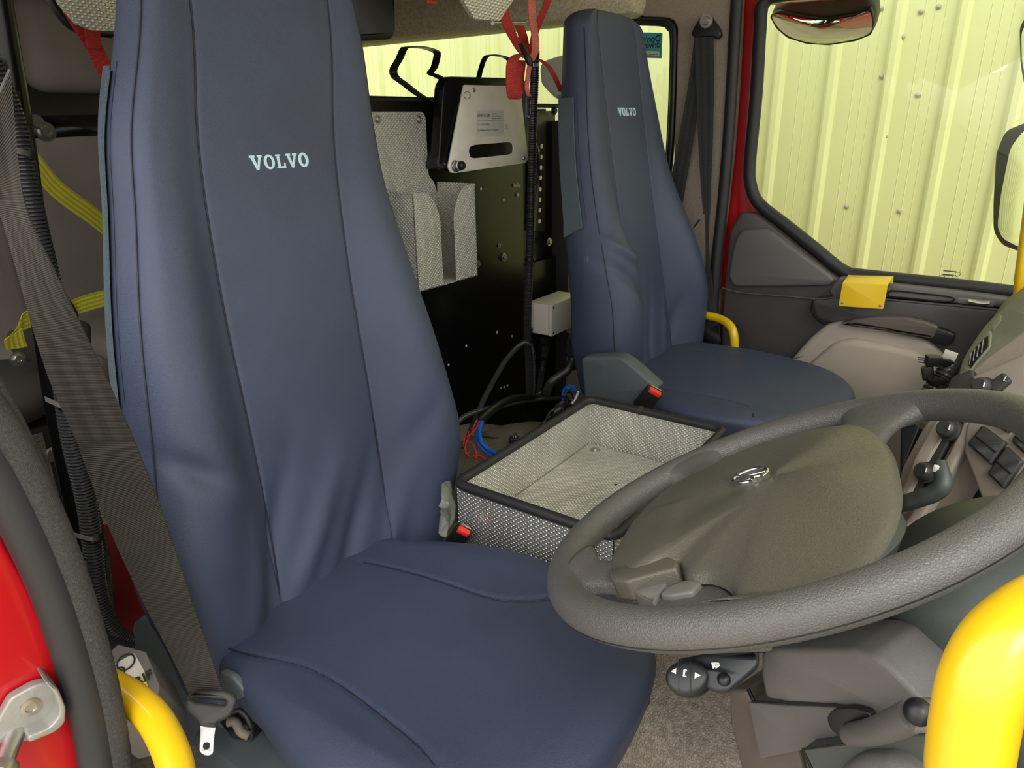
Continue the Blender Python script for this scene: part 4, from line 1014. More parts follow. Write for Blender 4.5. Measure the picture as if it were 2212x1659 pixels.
mirror('side_mirror', 'small rounded mirror edge above the upright door mirror at the right border', [(2198, 60), (2212, 34), (2330, 20), (2330, 240), (2212, 205), (2200, 140)], [(2206, 70), (2220, 44), (2330, 30), (2330, 225), (2220, 190), (2207, 130)], 2.45, nrm=(-.75, -.75, -.05))
def kerbmirror():
    r = thing('kerb_mirror', 'wide kerb mirror hanging outside at the top of the far window', 'mirror', oy(1775, 40, 2.38))
    n = V((-.05, -.9, -.85)); pc = oy(1775, 45, 2.38)
    o = [(1662, 40), (1670, 22), (1700, 8), (1760, -6), (1830, -12), (1878, -4), (1889, 20), (1890, 50), (1884, 76), (1850, 92), (1790, 100), (1740, 97), (1700, 84), (1676, 62)]
    pplate('housing', o, pc, n, .07, M['foam'], r, r=.01, bev=.02)
    pplate('glass_rim', [(1662, 36), (1682, 24), (1780, 40), (1850, 30), (1882, 18), (1889, 50), (1882, 76), (1848, 90), (1790, 99), (1742, 96), (1700, 83), (1676, 62)], pc, n, .012, M['blackrub'], r, r=.008, bev=.003, lift=.006)
    # convex glass
    g = [(1668, 34), (1690, 32), (1770, 44), (1840, 36), (1876, 24), (1884, 50), (1878, 71), (1845, 85), (1790, 94), (1744, 91), (1704, 78), (1680, 58)]
    ux, uy, nn = basis(n); P = [opl(x, y, pc+nn*.008, nn) for x, y in g]; P = cr_(P, 4, True); c = sum(P, V((0, 0, 0)))/len(P); vs = []; fs = []; R = 10
    for i in range(1, R+1):
        s = i/R
        for q in P: vs.append(c.lerp(q, s)+nn*(.010*(1-s*s)))
    c0 = len(vs); vs.append(c+nn*.010); N = len(P)
    for j in range(N): fs.append((c0, j, (j+1) % N))
    for i in range(R-1):
        for j in range(N): k = (j+1) % N; fs.append((i*N+j, (i+1)*N+j, (i+1)*N+k, i*N+k))
    obj('mirror_glass', vs, fs, M['mirror'], r)
    tube('bracket_arm', [oy(1775, 10, 2.40), oy(1772, -60, 2.36), oy(1770, -140, 2.30)], .03, M['black'], r, sides=14)
kerbmirror()
# ================================================================ BULKHEAD between the rows
XB = -1.27
bh = thing('bulkhead', 'black steel partition behind the seats with holes and bolts', 'partition', (XB, 1.6, .05))
def bp(name, pix, l, th, m, par=None, r_=.003, bev=.0015, holes=()): return pplate(name, pix, (XB, 0, 0), (1, 0, 0), th, m, par if par is not None else bh, r=r_, bev=bev, lift=l, holes=holes)
ym = 1.86
plate('panel', [rnd([(-.65, -.40), (.235, -.40), (.235, .65), (-.65, .65)], .01)], (XB, 1.62, .50), (0, 1, 0), (0, 0, 1), .004, M['blacksat'], bh, bev=.001)
tube('top_rail', [V((XB-.01, .98, 1.150)), V((XB-.01, 1.855, 1.150))], .010, M['black'], bh, sides=10, smoothpath=False)
# tall plate with the mount, standing above the panel, seen between the hoops and the silver plate
bp('mount_frame', [(958, 185), (970, 165), (1090, 168), (1140, 175), (1152, 340), (960, 372), (948, 350)], .05, .03, M['blacksat'], None, .012, .003)
tube('mount_foot', [ox(938, 352, XB+.03), ox(965, 358, XB+.045)], .013, M['black'], bh, sides=12, smoothpath=False)
for (x, y, rr, hx) in ((1032, 570, .0075, 1), (1088, 555, .0085, 1), (1117, 421, .004, 0), (1023, 552, .0035, 0), (1078, 530, .0045, 1), (1110, 400, .0035, 0)):
    bolt('bolt', ox(x, y, XB+.001), (1, 0, 0), rr, M['zinc'], bh, bool(hx))
for (x, y) in ((1007, 747), (1073, 718), (1106, 726), (969, 788), (945, 758), (1082, 838), (1089, 836), (1096, 833), (1088, 432), (1025, 400), (1039, 408)):
    lathe('drilled_hole', [(.0042, 0), (.0042, .0006), (.002, .0007)], ox(x, y, XB+.0005), (1, 0, 0), M['white'], bh, 10)
bp('paint_chip', [(1111, 404), (1117, 393), (1124, 400), (1124, 406), (1117, 404)], .0006, .0005, M['beige'], None, .001, .0001)
# slotted frame and dark shelf to the right of the conduit
fr = thing('slotted_frame', 'black upright frame with a column of round holes behind the conduit', 'frame', (XB-.02, 2.0, .1))
plate('frame_panel', [rnd([(-.13, -.5), (.13, -.5), (.13, .63), (-.13, .63)], .008)], (XB-.05, 1.99, .50), (0, 1, 0), (0, 0, 1), .02, M['blacksat'], fr, bev=.002)
pplate('frame_strip', [(1154, 235), (1180, 235), (1178, 500), (1151, 500)], (XB-.03, 0, 0), (1, 0, 0), .008, M['black'], fr, r=.002, bev=.002)
tube('frame_rail', [ox(1150, 228, XB-.02), ox(1215, 229, XB-.02)], .006, M['black'], fr, sides=8, smoothpath=False)
for y in (316, 339, 362, 384, 409, 432, 454, 478):
    lathe('round_hole', [(.0072, 0), (.0072, .0006), (.004, .0007)], ox(1170-(y-316)*.03, y, XB-.0295), (1, 0, 0), M['white'], fr, 12)
bolt('bolt', ox(1196, 239, XB-.02), (1, 0, 0), .010, M['blackrub'], fr, False)
bolt('bolt', ox(1186, 522, XB-.02), (1, 0, 0), .009, M['zinc'], fr, False)
bolt('bolt', ox(1149, 517, XB-.01), (1, 0, 0), .006, M['zinc'], fr)
b2('lower_box', (XB-.16, 1.88, .08), (XB-.03, 2.10, .66), M['blacksat'], fr, bev=.004)
# ---------------------------------------------------------------- silver release plate
def relplate():
    n = V((1, -.10, .10)).normalized(); p = V((XB+.075, 1.55, 1.0))
    r = thing('release_plate', 'tapered silver metal plate with a printed label and an oval hand slot', 'plate', opl(1055, 360, p, n))
    def pl(name, pix, l, th, m, par=None, r_=.002, bev=.0008, holes=(), rp=5): return pplate(name, pix, p, n, th, m, par or r, r=r_, bev=bev, lift=l, holes=holes, rp=rp)
    slot = [(1013, 325), (1016, 317), (1026, 313), (1100, 307), (1108, 310), (1110, 320), (1108, 331), (1098, 334), (1026, 342), (1016, 340)]
    pl('plate_body', [(1002, 183), (1120, 186), (1126, 200), (1141, 345), (1136, 352), (984, 374), (974, 373), (968, 360), (970, 350)], 0, .005, M['alu'], None, .004, .0012, holes=[slot])
    pl('spacer_block', [(976, 185), (1000, 183), (972, 355), (968, 366), (946, 362), (944, 350), (975, 200)], -.012, .05, M['black'], None, .002, .001)
    pl('backing_block', [(1000, 200), (1118, 200), (1132, 340), (980, 360)], -.030, .01, M['black'], None, .004, .001)
    lab = pl('label', [(1030, 238), (1088, 239), (1089, 292), (1030, 295)], .0008, .0008, M['label'], None, .0005, .0001)
    ux, uy, nn = basis(n)
    def tx(s, x, y, size): text('label_text', s, opl(x, y, p+nn*.0009, nn), ux, uy, size, M['ink'], lab, .0002)
    tx('PRINTEK', 1032, 253, .0125)
    tx('Printek, Inc.', 1063, 247, .0045); tx('575 East Main Road', 1063, 252, .0045); tx('San Jose, CA 95131', 1063, 257, .0045)
    tx('Part No.', 1032, 271, .0045); tx('2812-8836', 1041, 271, .0068); tx('Quick Release Plate, 912 Mounting', 1031, 283, .0058)
    tube('label_line', [opl(1031, 260, p+nn*.001, nn), opl(1088, 261, p+nn*.001, nn)], .0003, M['ink'], lab, sides=4, smoothpath=False)
    pl('small_sticker', [(1092, 268), (1097, 268), (1097, 278), (1092, 278)], .0007, .0006, M['label'], None, .0003, .0001)
    lathe('screw', [(.006, 0), (.006, .002), (.004, .003)], opl(1023, 194, p, n), n, M['steel'], r, 16)
    tube('rivet_ring', [opl(1009+7*math.cos(k*math.pi/6), 206+8*math.sin(k*math.pi/6), p+n*.0005, n) for k in range(12)], .0006, M['ink'], r, sides=5, closed=True, n=2)
    for (x, y) in ((986, 359), (1149, 341)):
        c = opl(x-3, y, p, n)
        lathe('thumb_nut', [(.0135, 0), (.0150, .003), (.0135, .006), (.010, .007), (.009, .014), (.0125, .015), (.0125, .018), (.010, .019)], c, n, M['steel'], r, 24)
        lathe('thumb_knob', [(.0098, .018), (.0105, .022), (.0105, .028), (.008, .031), (.002, .031)], c, n, M['black'], r, 20, sharp=60)
    c = opl(1150, 326, p, n)
    tube('split_ring', [c+ux*math.cos(k*math.pi/8)*.014+uy*math.sin(k*math.pi/8)*.016+n*.012 for k in range(16)], .0012, M['chrome'], r, sides=8, closed=True, n=2)
    tube('split_ring', [c+ux*(math.cos(k*math.pi/8)*.012-.003)+uy*math.sin(k*math.pi/8)*.014+n*(.012+.006*math.cos(k*math.pi/8)) for k in range(16)], .0012, M['chrome'], r, sides=8, closed=True, n=2)
    lathe('bead', [(.004, 0), (.005, .004), (.003, .008)], opl(1129, 342, p, n), n, M['steel'], r, 12)
relplate()
# ---------------------------------------------------------------- tread plate pocket
def pocket():
    Xf = -1.14; c0 = ox(908, 420, Xf); c1 = ox(1018, 405, Xf); b0 = ox(906, 630, Xf)
    ya, yb = 1.222, 1.452; zb, zt = ox(906, 631, Xf).z, ox(912, 414, Xf).z
    r = thing('wall_pocket', 'tread plate glove box holder with a slot in its front on the black partition', 'pocket', (XB, (ya+yb)/2, zb))
    Y, Z = (0, 1, 0), (0, 0, 1)
    # back plate with rounded corners
    bl = ox(808, 243, XB+.006); br_ = ox(920, 243, XB+.006)
    w0 = ox(805, 400, XB+.006).y; w1 = ox(926, 400, XB+.006).y
    w0, w1 = 1.19, ox(922, 300, XB+.006).y
    zt2 = ox(870, 241, XB+.006).z
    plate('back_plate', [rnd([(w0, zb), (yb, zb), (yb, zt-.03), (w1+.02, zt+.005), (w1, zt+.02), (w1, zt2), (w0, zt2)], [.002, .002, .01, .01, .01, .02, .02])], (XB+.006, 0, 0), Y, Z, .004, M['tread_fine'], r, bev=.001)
    for x in (816, 905): bolt('screw', ox(x, 258, XB+.007), (1, 0, 0), .0065, M['steel'], r, False)
    # front: two cheeks with a slot between, rounded shoulders
    L = yb-ya; s0, s1 = ya+L*.40, ya+L*.62
    def fr_(a, b, inner):
        if inner == 'r': lp = [(a, zb), (b, zb), (b, zt-.055), (b-.035, zt-.004), (a, zt)]; rr = [.001, .001, .04, .05, .001]
        else: lp = [(a, zb), (b, zb), (b, zt+.004), (a+.035, zt), (a, zt-.055)]; rr = [.001, .001, .004, .05, .04]
        return lp, rr
    for a, b, i in ((ya, s0, 'r'), (s1, yb, 'l')):
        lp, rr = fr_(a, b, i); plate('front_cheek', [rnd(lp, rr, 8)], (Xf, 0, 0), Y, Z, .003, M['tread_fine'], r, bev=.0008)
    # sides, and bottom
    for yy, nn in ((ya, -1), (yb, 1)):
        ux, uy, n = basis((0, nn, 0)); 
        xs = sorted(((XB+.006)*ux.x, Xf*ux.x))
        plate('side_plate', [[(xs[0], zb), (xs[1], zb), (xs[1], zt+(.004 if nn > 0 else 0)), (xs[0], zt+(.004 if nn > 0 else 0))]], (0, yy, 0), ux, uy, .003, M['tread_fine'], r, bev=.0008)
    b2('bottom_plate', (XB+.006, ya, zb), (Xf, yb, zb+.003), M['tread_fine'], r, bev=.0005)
pocket()
# black steel hoops above the partition (mount arms against the window)
t_ = thing('hoop_bracket', 'bent black flat steel hoop rising above the partition in front of the window', 'bracket', ox(945, 232, XB+.02), group='black hoops above the partition')
P_ = [ox(958, 236, XB+.02), ox(935, 222, XB+.03), ox(905, 205, XB+.05), ox(872, 180, XB+.07), ox(854, 166, XB+.08), ox(850, 150, XB+.08), ox(862, 128, XB+.08), ox(872, 106, XB+.08), ox(880, 102, XB+.075), ox(915, 103, XB+.04), ox(942, 112, XB+.01), ox(944, 122, XB+.0), ox(938, 145, XB-.0), ox(930, 158, XB-.0), ox(945, 165, XB-.0), ox(965, 176, XB+.0)]
strap('flat_bar', P_, (1, 0, 0), .022, .003, M['blacksat'], t_, n=6)
bolt('bolt', ox(950, 224, XB+.02), (1, 0, 0), .006, M['zinc'], t_)
t_ = thing('hoop_bracket', 'small thin black steel hoop behind the top of the silver plate', 'bracket', ox(1035, 165, XB), group='black hoops above the partition')
strap('flat_bar', [ox(1034, 168, XB), ox(1040, 145, XB), ox(1048, 125, XB), ox(1060, 119, XB), ox(1085, 122, XB), ox(1100, 130, XB), ox(1108, 150, XB), ox(1108, 170, XB)], (1, 0, 0), .016, .003, M['blacksat'], t_, n=6)
# ---------------------------------------------------------------- conduits
XC = -1.135
t_ = thing('conduit', 'thick black corrugated conduit running upright beside the silver plate', 'conduit', ox(1146, 860, XC), group='corrugated conduits')
tube('hose', [ox(1156, 110, XC), ox(1154, 180, XC), ox(1151, 260, XC), ox(1148, 400, XC), ox(1144, 560, XC), ox(1139, 700, XC), ox(1142, 780, XC), ox(1144, 860, XC)], .0125, M['conduit'], t_, sides=14, rib=.0042, n=14)
for y in (245, 560, 712, 735):
    x = 1151-(y-260)*.022; lathe('cable_tie', [(.0135, -.004), (.0142, -.003), (.0142, .003), (.0135, .004)], ox(x, y, XC), (0, 0, 1), M['black'], t_, 18)
t_ = thing('conduit', 'thin corrugated conduit looping down from the upright conduit towards the tunnel', 'conduit', ox(1000, 980, -1.05), group='corrugated conduits')
tube('hose', [ox(1146, 745, XC+.02), ox(1128, 742, XC+.03), ox(1095, 775, XC+.04), ox(1062, 830, XC+.06), ox(1035, 885, XC+.08), ox(1015, 935, -1.06), ox(1003, 975, -1.03)], .0075, M['conduit'], t_, sides=12, rib=.0032, n=14)
t_ = thing('conduit', 'corrugated conduit pair hanging beneath the white junction box', 'conduit', ox(1165, 850, -1.12), group='corrugated conduits')
tube('hose', [ox(1177, 725, -1.12), ox(1176, 755, -1.12), ox(1171, 800, -1.12), ox(1164, 850, -1.10)], .010, M['conduit'], t_, sides=12, rib=.0038, n=12)
tube('hose', [ox(1192, 722, -1.13), ox(1184, 745, -1.13), ox(1178, 775, -1.13)], .007, M['conduit'], t_, sides=12, rib=.0034, n=12)
lathe('gland', [(.017, 0), (.019, .004), (.019, .022), (.012, .03)], ox(1176, 730, -1.12)-V((0, 0, .02)), (0, 0, 1), M['black'], t_, 18)
lathe('cable_tie', [(.013, 0), (.0135, .002), (.0135, .006)], ox(1172, 776, -1.12), (0, 0, 1), M['black'], t_, 18)
b2('metal_clip', ox(1156, 862, -1.09), ox(1172, 846, -1.08), M['steel'], t_, bev=.002)
t_ = thing('conduit', 'slim black conduit tied alongside the lower end of the upright conduit', 'conduit', ox(1152, 860, XC), group='corrugated conduits')
tube('hose', [ox(1148, 742, XC+.02), ox(1153, 770, XC+.02), ox(1154, 820, XC+.02), ox(1153, 862, XC+.02)], .006, M['conduit'], t_, sides=10, rib=.0035, n=12)
t_ = thing('conduit', 'dark elbow hose bundle between the junction box and the far seat', 'conduit', ox(1180, 850, -1.06), group='corrugated conduits')
tube('hose', [ox(1235, 780, -1.08), ox(1225, 800, -1.07), ox(1205, 815, -1.06), ox(1188, 830, -1.05), ox(1180, 850, -1.04)], .014, M['conduit'], t_, sides=12, rib=.005, n=12)
tube('hose', [ox(1232, 720, -1.10), ox(1228, 750, -1.10), ox(1236, 780, -1.09), ox(1240, 800, -1.08)], .012, M['conduit'], t_, sides=12, rib=.005, n=12)
t_ = thing('conduit', 'long thin conduit lying across the tunnel towards the blue coil', 'conduit', ox(985, 925, -1.0), group='corrugated conduits')
tube('hose', [ox(975, 930, -1.02), ox(1000, 902, -1.03), ox(1040, 886, -1.04), ox(1085, 876, -1.05), ox(1130, 866, -1.06), ox(1175, 861, -1.05), ox(1215, 862, -1.04)], .0068, M['conduit'], t_, sides=10, rib=.0034, n=12)
t_ = thing('cable_sleeve', 'black sheathed cable lying under the thin conduit on the tunnel', 'cable', ox(1060, 900, -1.02))
tube('sheath', [ox(1034, 912, -.99), ox(1052, 895, -1.0), ox(1076, 876, -1.02), ox(1105, 862, -1.05), ox(1140, 858, -1.06), ox(1165, 862, -1.06)], .011, M['black'], t_, sides=12, n=8)
# junction box
def jbox():
    Xf = -1.06; r = thing('junction_box', 'off white plastic junction box with a screwed lid beside the far seat', 'box', ox(1190, 720, Xf-.04))
    a = ox(1188, 727, Xf); y0 = ox(1192, 724, Xf).y; y1 = y0+.17; z0 = ox(1192, 727, Xf).z; z1 = ox(1192, 660, Xf).z
    b2('box_body', (Xf-.085, y0, z0), (Xf-.012, y1, z1), M['white'], r, bev=.004)
    b2('lid', (Xf-.0115, y0-.001, z0-.001), (Xf, y1+.001, z1+.001), M['white'], r, bev=.003)
    for z in (z0+.008, z1-.008): lathe('lid_screw', [(.003, 0), (.003, .0012)], (Xf, y0+.008, z), (1, 0, 0), M['felt'], r, 12)
jbox()
# blue and red wires, small plugs and a black cable bundle on the tunnel
t_ = thing('blue_cable', 'thick blue cable pair curving on the carpeted tunnel by the tray', 'cable', ox(1060, 990, -.80), group='blue cables on the tunnel')
tube('core', [oz(1036, 912, .43), oz(1030, 935, .42), oz(1034, 958, .41), oz(1050, 975, .40), oz(1078, 990, .40), oz(1100, 985, .40)], .0055, M['bluew'], t_, sides=10)
tube('core', [oz(1041, 912, .44), oz(1036, 935, .43), oz(1041, 956, .42), oz(1056, 970, .41), oz(1082, 982, .41), oz(1108, 976, .41)], .0050, M['bluew'], t_, sides=10)
t_ = thing('blue_cable', 'coiled blue cable loop beside the base of the far seat', 'cable', ox(1225, 865, -1.0), group='blue cables on the tunnel')
for k_ in (0, 1): tube('core', [oz(1217+k_*4, 866-k_*4, .40), oz(1218+k_*3, 845, .42), oz(1228, 834+k_*5, .43), oz(1240-k_*3, 838, .43), oz(1246-k_*4, 850, .42), oz(1238, 862, .41)], .005, M['bluew'], t_, sides=10)
def wires(name, label, runs, m, rr):
    t = thing(name, label, 'wire', oz(runs[0][0][0], runs[0][0][1], runs[0][0][2]))
    for q in runs: tube('strand', [oz(*p) for p in q], rr, m, t, sides=8)
wires('red_wire', 'tangle of thin red wires hanging by the edge of the tunnel', [
    [(1031, 906, .44), (1024, 920, .43), (1020, 935, .42), (1012, 945, .42), (1006, 960, .41), (1006, 975, .40), (1013, 985, .40)],
    [(1036, 915, .44), (1026, 928, .43), (1014, 940, .43), (1004, 946, .42), (1002, 962, .41), (1008, 980, .40), (1014, 975, .40)],
    [(1013, 932, .42), (1010, 950, .41), (1022, 960, .41), (1028, 975, .40), (1029, 990, .39), (1023, 985, .39)],
    [(1020, 986, .39), (1035, 984, .39), (1048, 990, .39), (1054, 998, .39)]], M['redw'], .0016)
wires('black_cable', 'thin black cables beside the red wires and across the carpet', [
    [(1034, 940, .40), (1060, 944, .39), (1085, 948, .38), (1108, 955, .38)],
    [(1006, 960, .39), (1000, 975, .37), (1006, 988, .36), (1022, 995, .36), (1040, 1002, .36)],
    [(1000, 965, .38), (998, 985, .36), (1010, 1000, .35), (1035, 1005, .35)]], M['black'], .003)
wires('black_cable', 'bundle of black cables and plugs along the far rim of the tray', [
    [(1245, 852, .42), (1232, 866, .42), (1220, 880, .41), (1205, 890, .41), (1190, 900, .40), (1175, 915, .40)],
    [(1250, 850, .42), (1238, 872, .42), (1222, 890, .41), (1200, 905, .40), (1172, 922, .40), (1166, 925, .40)],
    [(1222, 852, .43), (1230, 862, .43), (1240, 862, .43), (1236, 850, .43), (1226, 846, .43), (1218, 858, .43)],
    [(1240, 870, .41), (1215, 880, .42), (1196, 885, .43), (1185, 895, .42), (1176, 912, .41), (1168, 920, .40)]], M['black'], .0042)
t_ = thing('cable_plug', 'small black plug with metal prongs lying on the tunnel by the tray', 'plug', oz(1112, 952, .38), group='cable plugs on the tunnel')
box('plug_body', oz(1112, 952, .39), (.026, .018, .018), M['black'], t_, Matrix.Rotation(.6, 3, 'Z'), bev=.003)
for k_ in (0, 1): tube('prong', [oz(1109+k_*6, 945, .395), oz(1108+k_*6, 936, .405)], .0016, M['chrome'], t_, sides=8, smoothpath=False)
t_ = thing('cable_plug', 'black cable plug at the end of the bundle beside the far seat', 'plug', oz(1206, 885, .42), group='cable plugs on the tunnel')
tube('plug_body', [oz(1198, 892, .42), oz(1208, 882, .43), oz(1216, 874, .43)], .011, M['black'], t_, sides=12)
tube('plug_ring', [oz(1207, 884, .43), oz(1210, 880, .43)], .0125, M['blackrub'], t_, sides=14, smoothpath=False)
# a bit of clear-wrapped cable
t_ = thing('cable_wrap', 'shiny pale spiral wrapped cable at the far corner of the tray', 'cable', oz(1245, 870, .42))
tube('spiral', [oz(1234, 874, .42), oz(1243, 862, .43), oz(1249, 848, .44)], .006, M['steel'], t_, sides=10, rib=.004, n=12)
# ---------------------------------------------------------------- red straps hanging from the roof
XR = -1.02
def rstrap(nm, pts, w_, m, par, dirs=None): strap(nm, [ox(x, y, XR+dx) for x, y, dx in pts], dirs or (.35, 1, 0), w_, .0022, m, par, n=10)
t_ = thing('red_strap', 'red webbing strap looped and tied around the top of the conduit', 'strap', ox(1130, 210, XR), group='red straps under the roof')
rstrap('webbing', [(1079, -60, 0), (1085, 0, 0), (1092, 40, 0), (1106, 75, 0), (1122, 102, .0), (1140, 125, .02)], .028, M['red_web'], t_)
rstrap('webbing', [(1122, 55, -.02), (1130, 80, -.02), (1135, 110, -.015), (1138, 125, 0)], .026, M['red_web'], t_)
rstrap('webbing', [(1132, 118, .03), (1116, 122, .045), (1106, 135, .05), (1104, 170, .05), (1106, 205, .045), (1112, 214, .035), (1118, 205, .025), (1122, 165, .02), (1126, 130, .02)], .033, M['red_web'], t_, (.1, 1, 0))
rstrap('webbing', [(1192, -60, 0), (1183, 0, 0), (1172, 30, 0), (1158, 65, 0), (1150, 100, .01), (1144, 130, .02)], .020, M['red_web'], t_)
t_ = thing('faded_strap', 'faded pink strap hanging from the roof and ending in a torn tail', 'strap', ox(1160, 120, XR))
rstrap('webbing', [(1148, -60, .03), (1148, 0, .03), (1150, 40, .03), (1156, 80, .03), (1156, 110, .03), (1146, 132, .03)], .020, M['pink_web'], t_)
rstrap('tail', [(1160, 127, .03), (1172, 133, .035), (1188, 148, .04), (1200, 170, .04), (1213, 198, .035)], .016, M['red_web'], t_)
rstrap('tail', [(1144, 140, .03), (1141, 160, .035), (1138, 190, .035), (1144, 210, .03)], .012, M['pink_web'], t_)
t_ = thing('strap_buckle', 'black plastic cam buckle clipping the red straps together', 'buckle', ox(1140, 130, XR+.04), group='strap buckles')
pplate('buckle_bar', [(1124, 94), (1131, 92), (1154, 134), (1150, 143), (1144, 140)], (XR+.045, 0, 0), (1, 0, 0), .008, M['black'], t_, r=.002, bev=.002)
t_ = thing('strap_buckle', 'black ladder buckle hanging low on the strap in front of the conduit', 'buckle', ox(1142, 235, XR+.03), group='strap buckles')
pplate('buckle_frame', [(1137, 208), (1149, 208), (1149, 256), (1136, 257)], (XR+.035, 0, 0), (1, 0, 0), .006, M['black'], t_, r=.002, bev=.002, holes=[[(1140, 216), (1146, 216), (1146, 226), (1140, 226)], [(1140, 232), (1146, 232), (1146, 246), (1140, 246)]])
b2('steel_clip', ox(1152, 144, XR+.03), ox(1164, 135, XR+.045), M['steel'], t_, bev=.001)
t_ = thing('locker_bracket', 'tread plate overhead locker corner above the red straps', 'locker', ox(1060, 30, -1.05))
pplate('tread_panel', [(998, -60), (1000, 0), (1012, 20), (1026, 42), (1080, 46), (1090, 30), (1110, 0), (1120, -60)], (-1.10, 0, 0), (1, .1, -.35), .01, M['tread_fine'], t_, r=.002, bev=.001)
pplate('black_arm', [(1058, -20), (1072, -10), (1092, 42), (1084, 48), (1076, 40)], (-1.08, 0, 0), (1, 0, 0), .02, M['black'], t_, r=.002, bev=.002)
b2('locker_shell', (-1.43, 1.40, 1.44), (-1.16, 1.86, 1.70), M['crewdark'], t_, bev=.01)
tube('hinge_pin', [ox(1064, 50, -1.08), ox(1135, 50, -1.08)], .005, M['steel'], t_, sides=8, smoothpath=False)
bolt('hinge_bolt', ox(1080, 58, -1.08), (1, 0, 0), .004, M['zinc'], t_)
t_ = thing('overhead_pad', 'dark padded vinyl block fixed under the roof behind the near backrest', 'pad', ox(810, 60, -1.45))
pplate('padding', [(700, -110), (856, -110), (859, 74), (850, 85), (700, 92)], (-1.45, 0, 0), (1, 0, 0), .16, M['foam'], t_, r=.012, bev=.015)
# light grey item hung on the far side of the conduit
ss(pplate('trim_7', [(1163, 134), (1210, 118), (1330, 110), (1330, 300), (1210, 216), (1196, 212), (1180, 196), (1166, 180)], (0, 2.085, 0), (0, -1, 0), .04, M['white'], None, r=.03, bev=.012))
ss(b2('wall_far_lower', (-1.26, 2.10, -.05), (-.72, 2.16, .60), M['fabric'], bev=.004))
# ================================================================ CREW AREA behind the near seat
XP2 = -1.25
t_ = thing('black_pole', 'black steel upright post behind the near backrest', 'post', (XP2, .44, 0))
tube('pole', [V((XP2, .53, 1.70)), V((XP2, .50, 1.15)), V((XP2, .455, .68)), V((XP2, .44, .3)), V((XP2, .44, -.04))], .019, M['blacksat'], t_, sides=16, n=6)
pplate('pole_bracket', [(28, 190), (44, 196), (48, 250), (66, 330), (60, 345), (32, 260)], (XP2+.03, 0, 0), (1, 0, 0), .02, M['black'], t_, r=.004, bev=.002)
t_ = thing('grab_rail', 'flat black cross bar with two bolts at the left behind the seats', 'bar', ox(130, 275, XP2-.03))
pplate('flat_bar', [(52, 250), (240, 246), (240, 292), (66, 300)], (XP2-.02, 0, 0), (1, 0, 0), .012, M['blacksat'], t_, r=.002, bev=.002)
bolt('bolt', ox(77, 266, XP2-.02), (1, 0, 0), .0085, M['zinc'], t_, False); bolt('bolt', ox(98, 285, XP2-.02), (1, 0, 0), .010, M['zinc'], t_, False)
t_ = thing('conduit', 'thick corrugated conduit strapped to the black post at the left', 'conduit', ox(250, 1380, XP2+.05), group='corrugated conduits')
XQ = XP2+.045
tube('hose', [ox(-30, 120, XQ), ox(5, 200, XQ), ox(28, 260, XQ), ox(45, 330, XQ), ox(62, 420, XQ), ox(82, 510, XQ), ox(100, 580, XQ), ox(125, 720, XQ), ox(150, 920, XQ), ox(186, 1080, XQ), ox(200, 1180, XQ), ox(212, 1280, XQ), ox(232, 1340, XQ), ox(258, 1375, XQ), ox(300, 1392, XQ)], .0165, M['conduit'], t_, sides=16, rib=.0058, n=12)
tube('thin_hose', [ox(-5, 130, XQ-.01), ox(36, 230, XQ-.01), ox(60, 310, XQ-.01), ox(80, 420, XQ-.01), ox(104, 530, XQ-.01), ox(118, 605, XQ-.01), ox(145, 850, XQ-.01), ox(178, 1000, XQ-.01), ox(218, 1150, XQ-.01), ox(232, 1230, XQ-.01), ox(240, 1320, XQ-.01), ox(262, 1368, XQ-.01)], .007, M['conduit'], t_, sides=10, rib=.004, n=12)
for (x0, y0, x1, y1) in ((-14, 318, 66, 334), (98, 862, 134, 878), (160, 1155, 214, 1160)):
    a = ox(x0, y0, XQ+.012); b = ox(x1, y1, XQ+.012); c = a.lerp(b, .5)+V((.02, 0, .0))
    strap('cable_tie', [a, c, b], (0, 0, 1), .008, .0016, M['spoke'], t_, n=6); box('tie_head', b, (.010, .010, .014), M['black'], t_, bev=.002)
tube('lower_hose', [ox(250, 1392, XQ+.02), ox(275, 1402, XQ+.02), ox(320, 1405, XQ+.02)], .012, M['conduit'], t_, sides=12, rib=.005, n=10)
# crew seats on the rear wall
def crewseat(label, y0, y1, hx):
    r = thing('crew_seat', label, 'seat', (-2.4, (y0+y1)/2, .0), group=None)
    box('seat_back', (-2.46, (y0+y1)/2, .78), (.12, y1-y0, .66), M['crewseat'], r, bev=.04, seg=5)
    box('head_cushion', (-2.44, (y0+y1)/2, 1.33), (.13, (y1-y0)*.62, .26), M['crewseat'], r, bev=.055, seg=5)
    box('seat_cushion', (-2.20, (y0+y1)/2, .46), (.50, y1-y0, .12), M['crewseat'], r, bev=.045, seg=5)
    return r
crewseat('taupe crew seat with headrest against the rear wall at far left', .36, .88, 0)
crewseat('taupe crew seat mostly hidden behind the near backrest', .92, 1.44, 0)
crewseat('taupe crew seat behind the partition near the far window', 1.50, 2.04, 0)
t_ = thing('seat_locker', 'tread plate locker under the crew seats with a ring latch', 'locker', (-1.95, .6, 0))
b2('locker_box', (-2.5, .12, -.05), (-1.96, 2.08, .38), M['crewdark'], t_, bev=.003)
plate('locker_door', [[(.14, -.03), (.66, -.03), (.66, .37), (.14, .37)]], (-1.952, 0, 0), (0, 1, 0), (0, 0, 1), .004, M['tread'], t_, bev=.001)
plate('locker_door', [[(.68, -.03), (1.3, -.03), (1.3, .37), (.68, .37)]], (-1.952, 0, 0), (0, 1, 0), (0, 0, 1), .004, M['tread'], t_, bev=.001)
c_ = ox(112, 982, -1.95)
lathe('ring_latch', [(.020, 0), (.020, .002), (.017, .003), (.006, .003)], c_, (1, 0, 0), M['steel'], t_, 20)
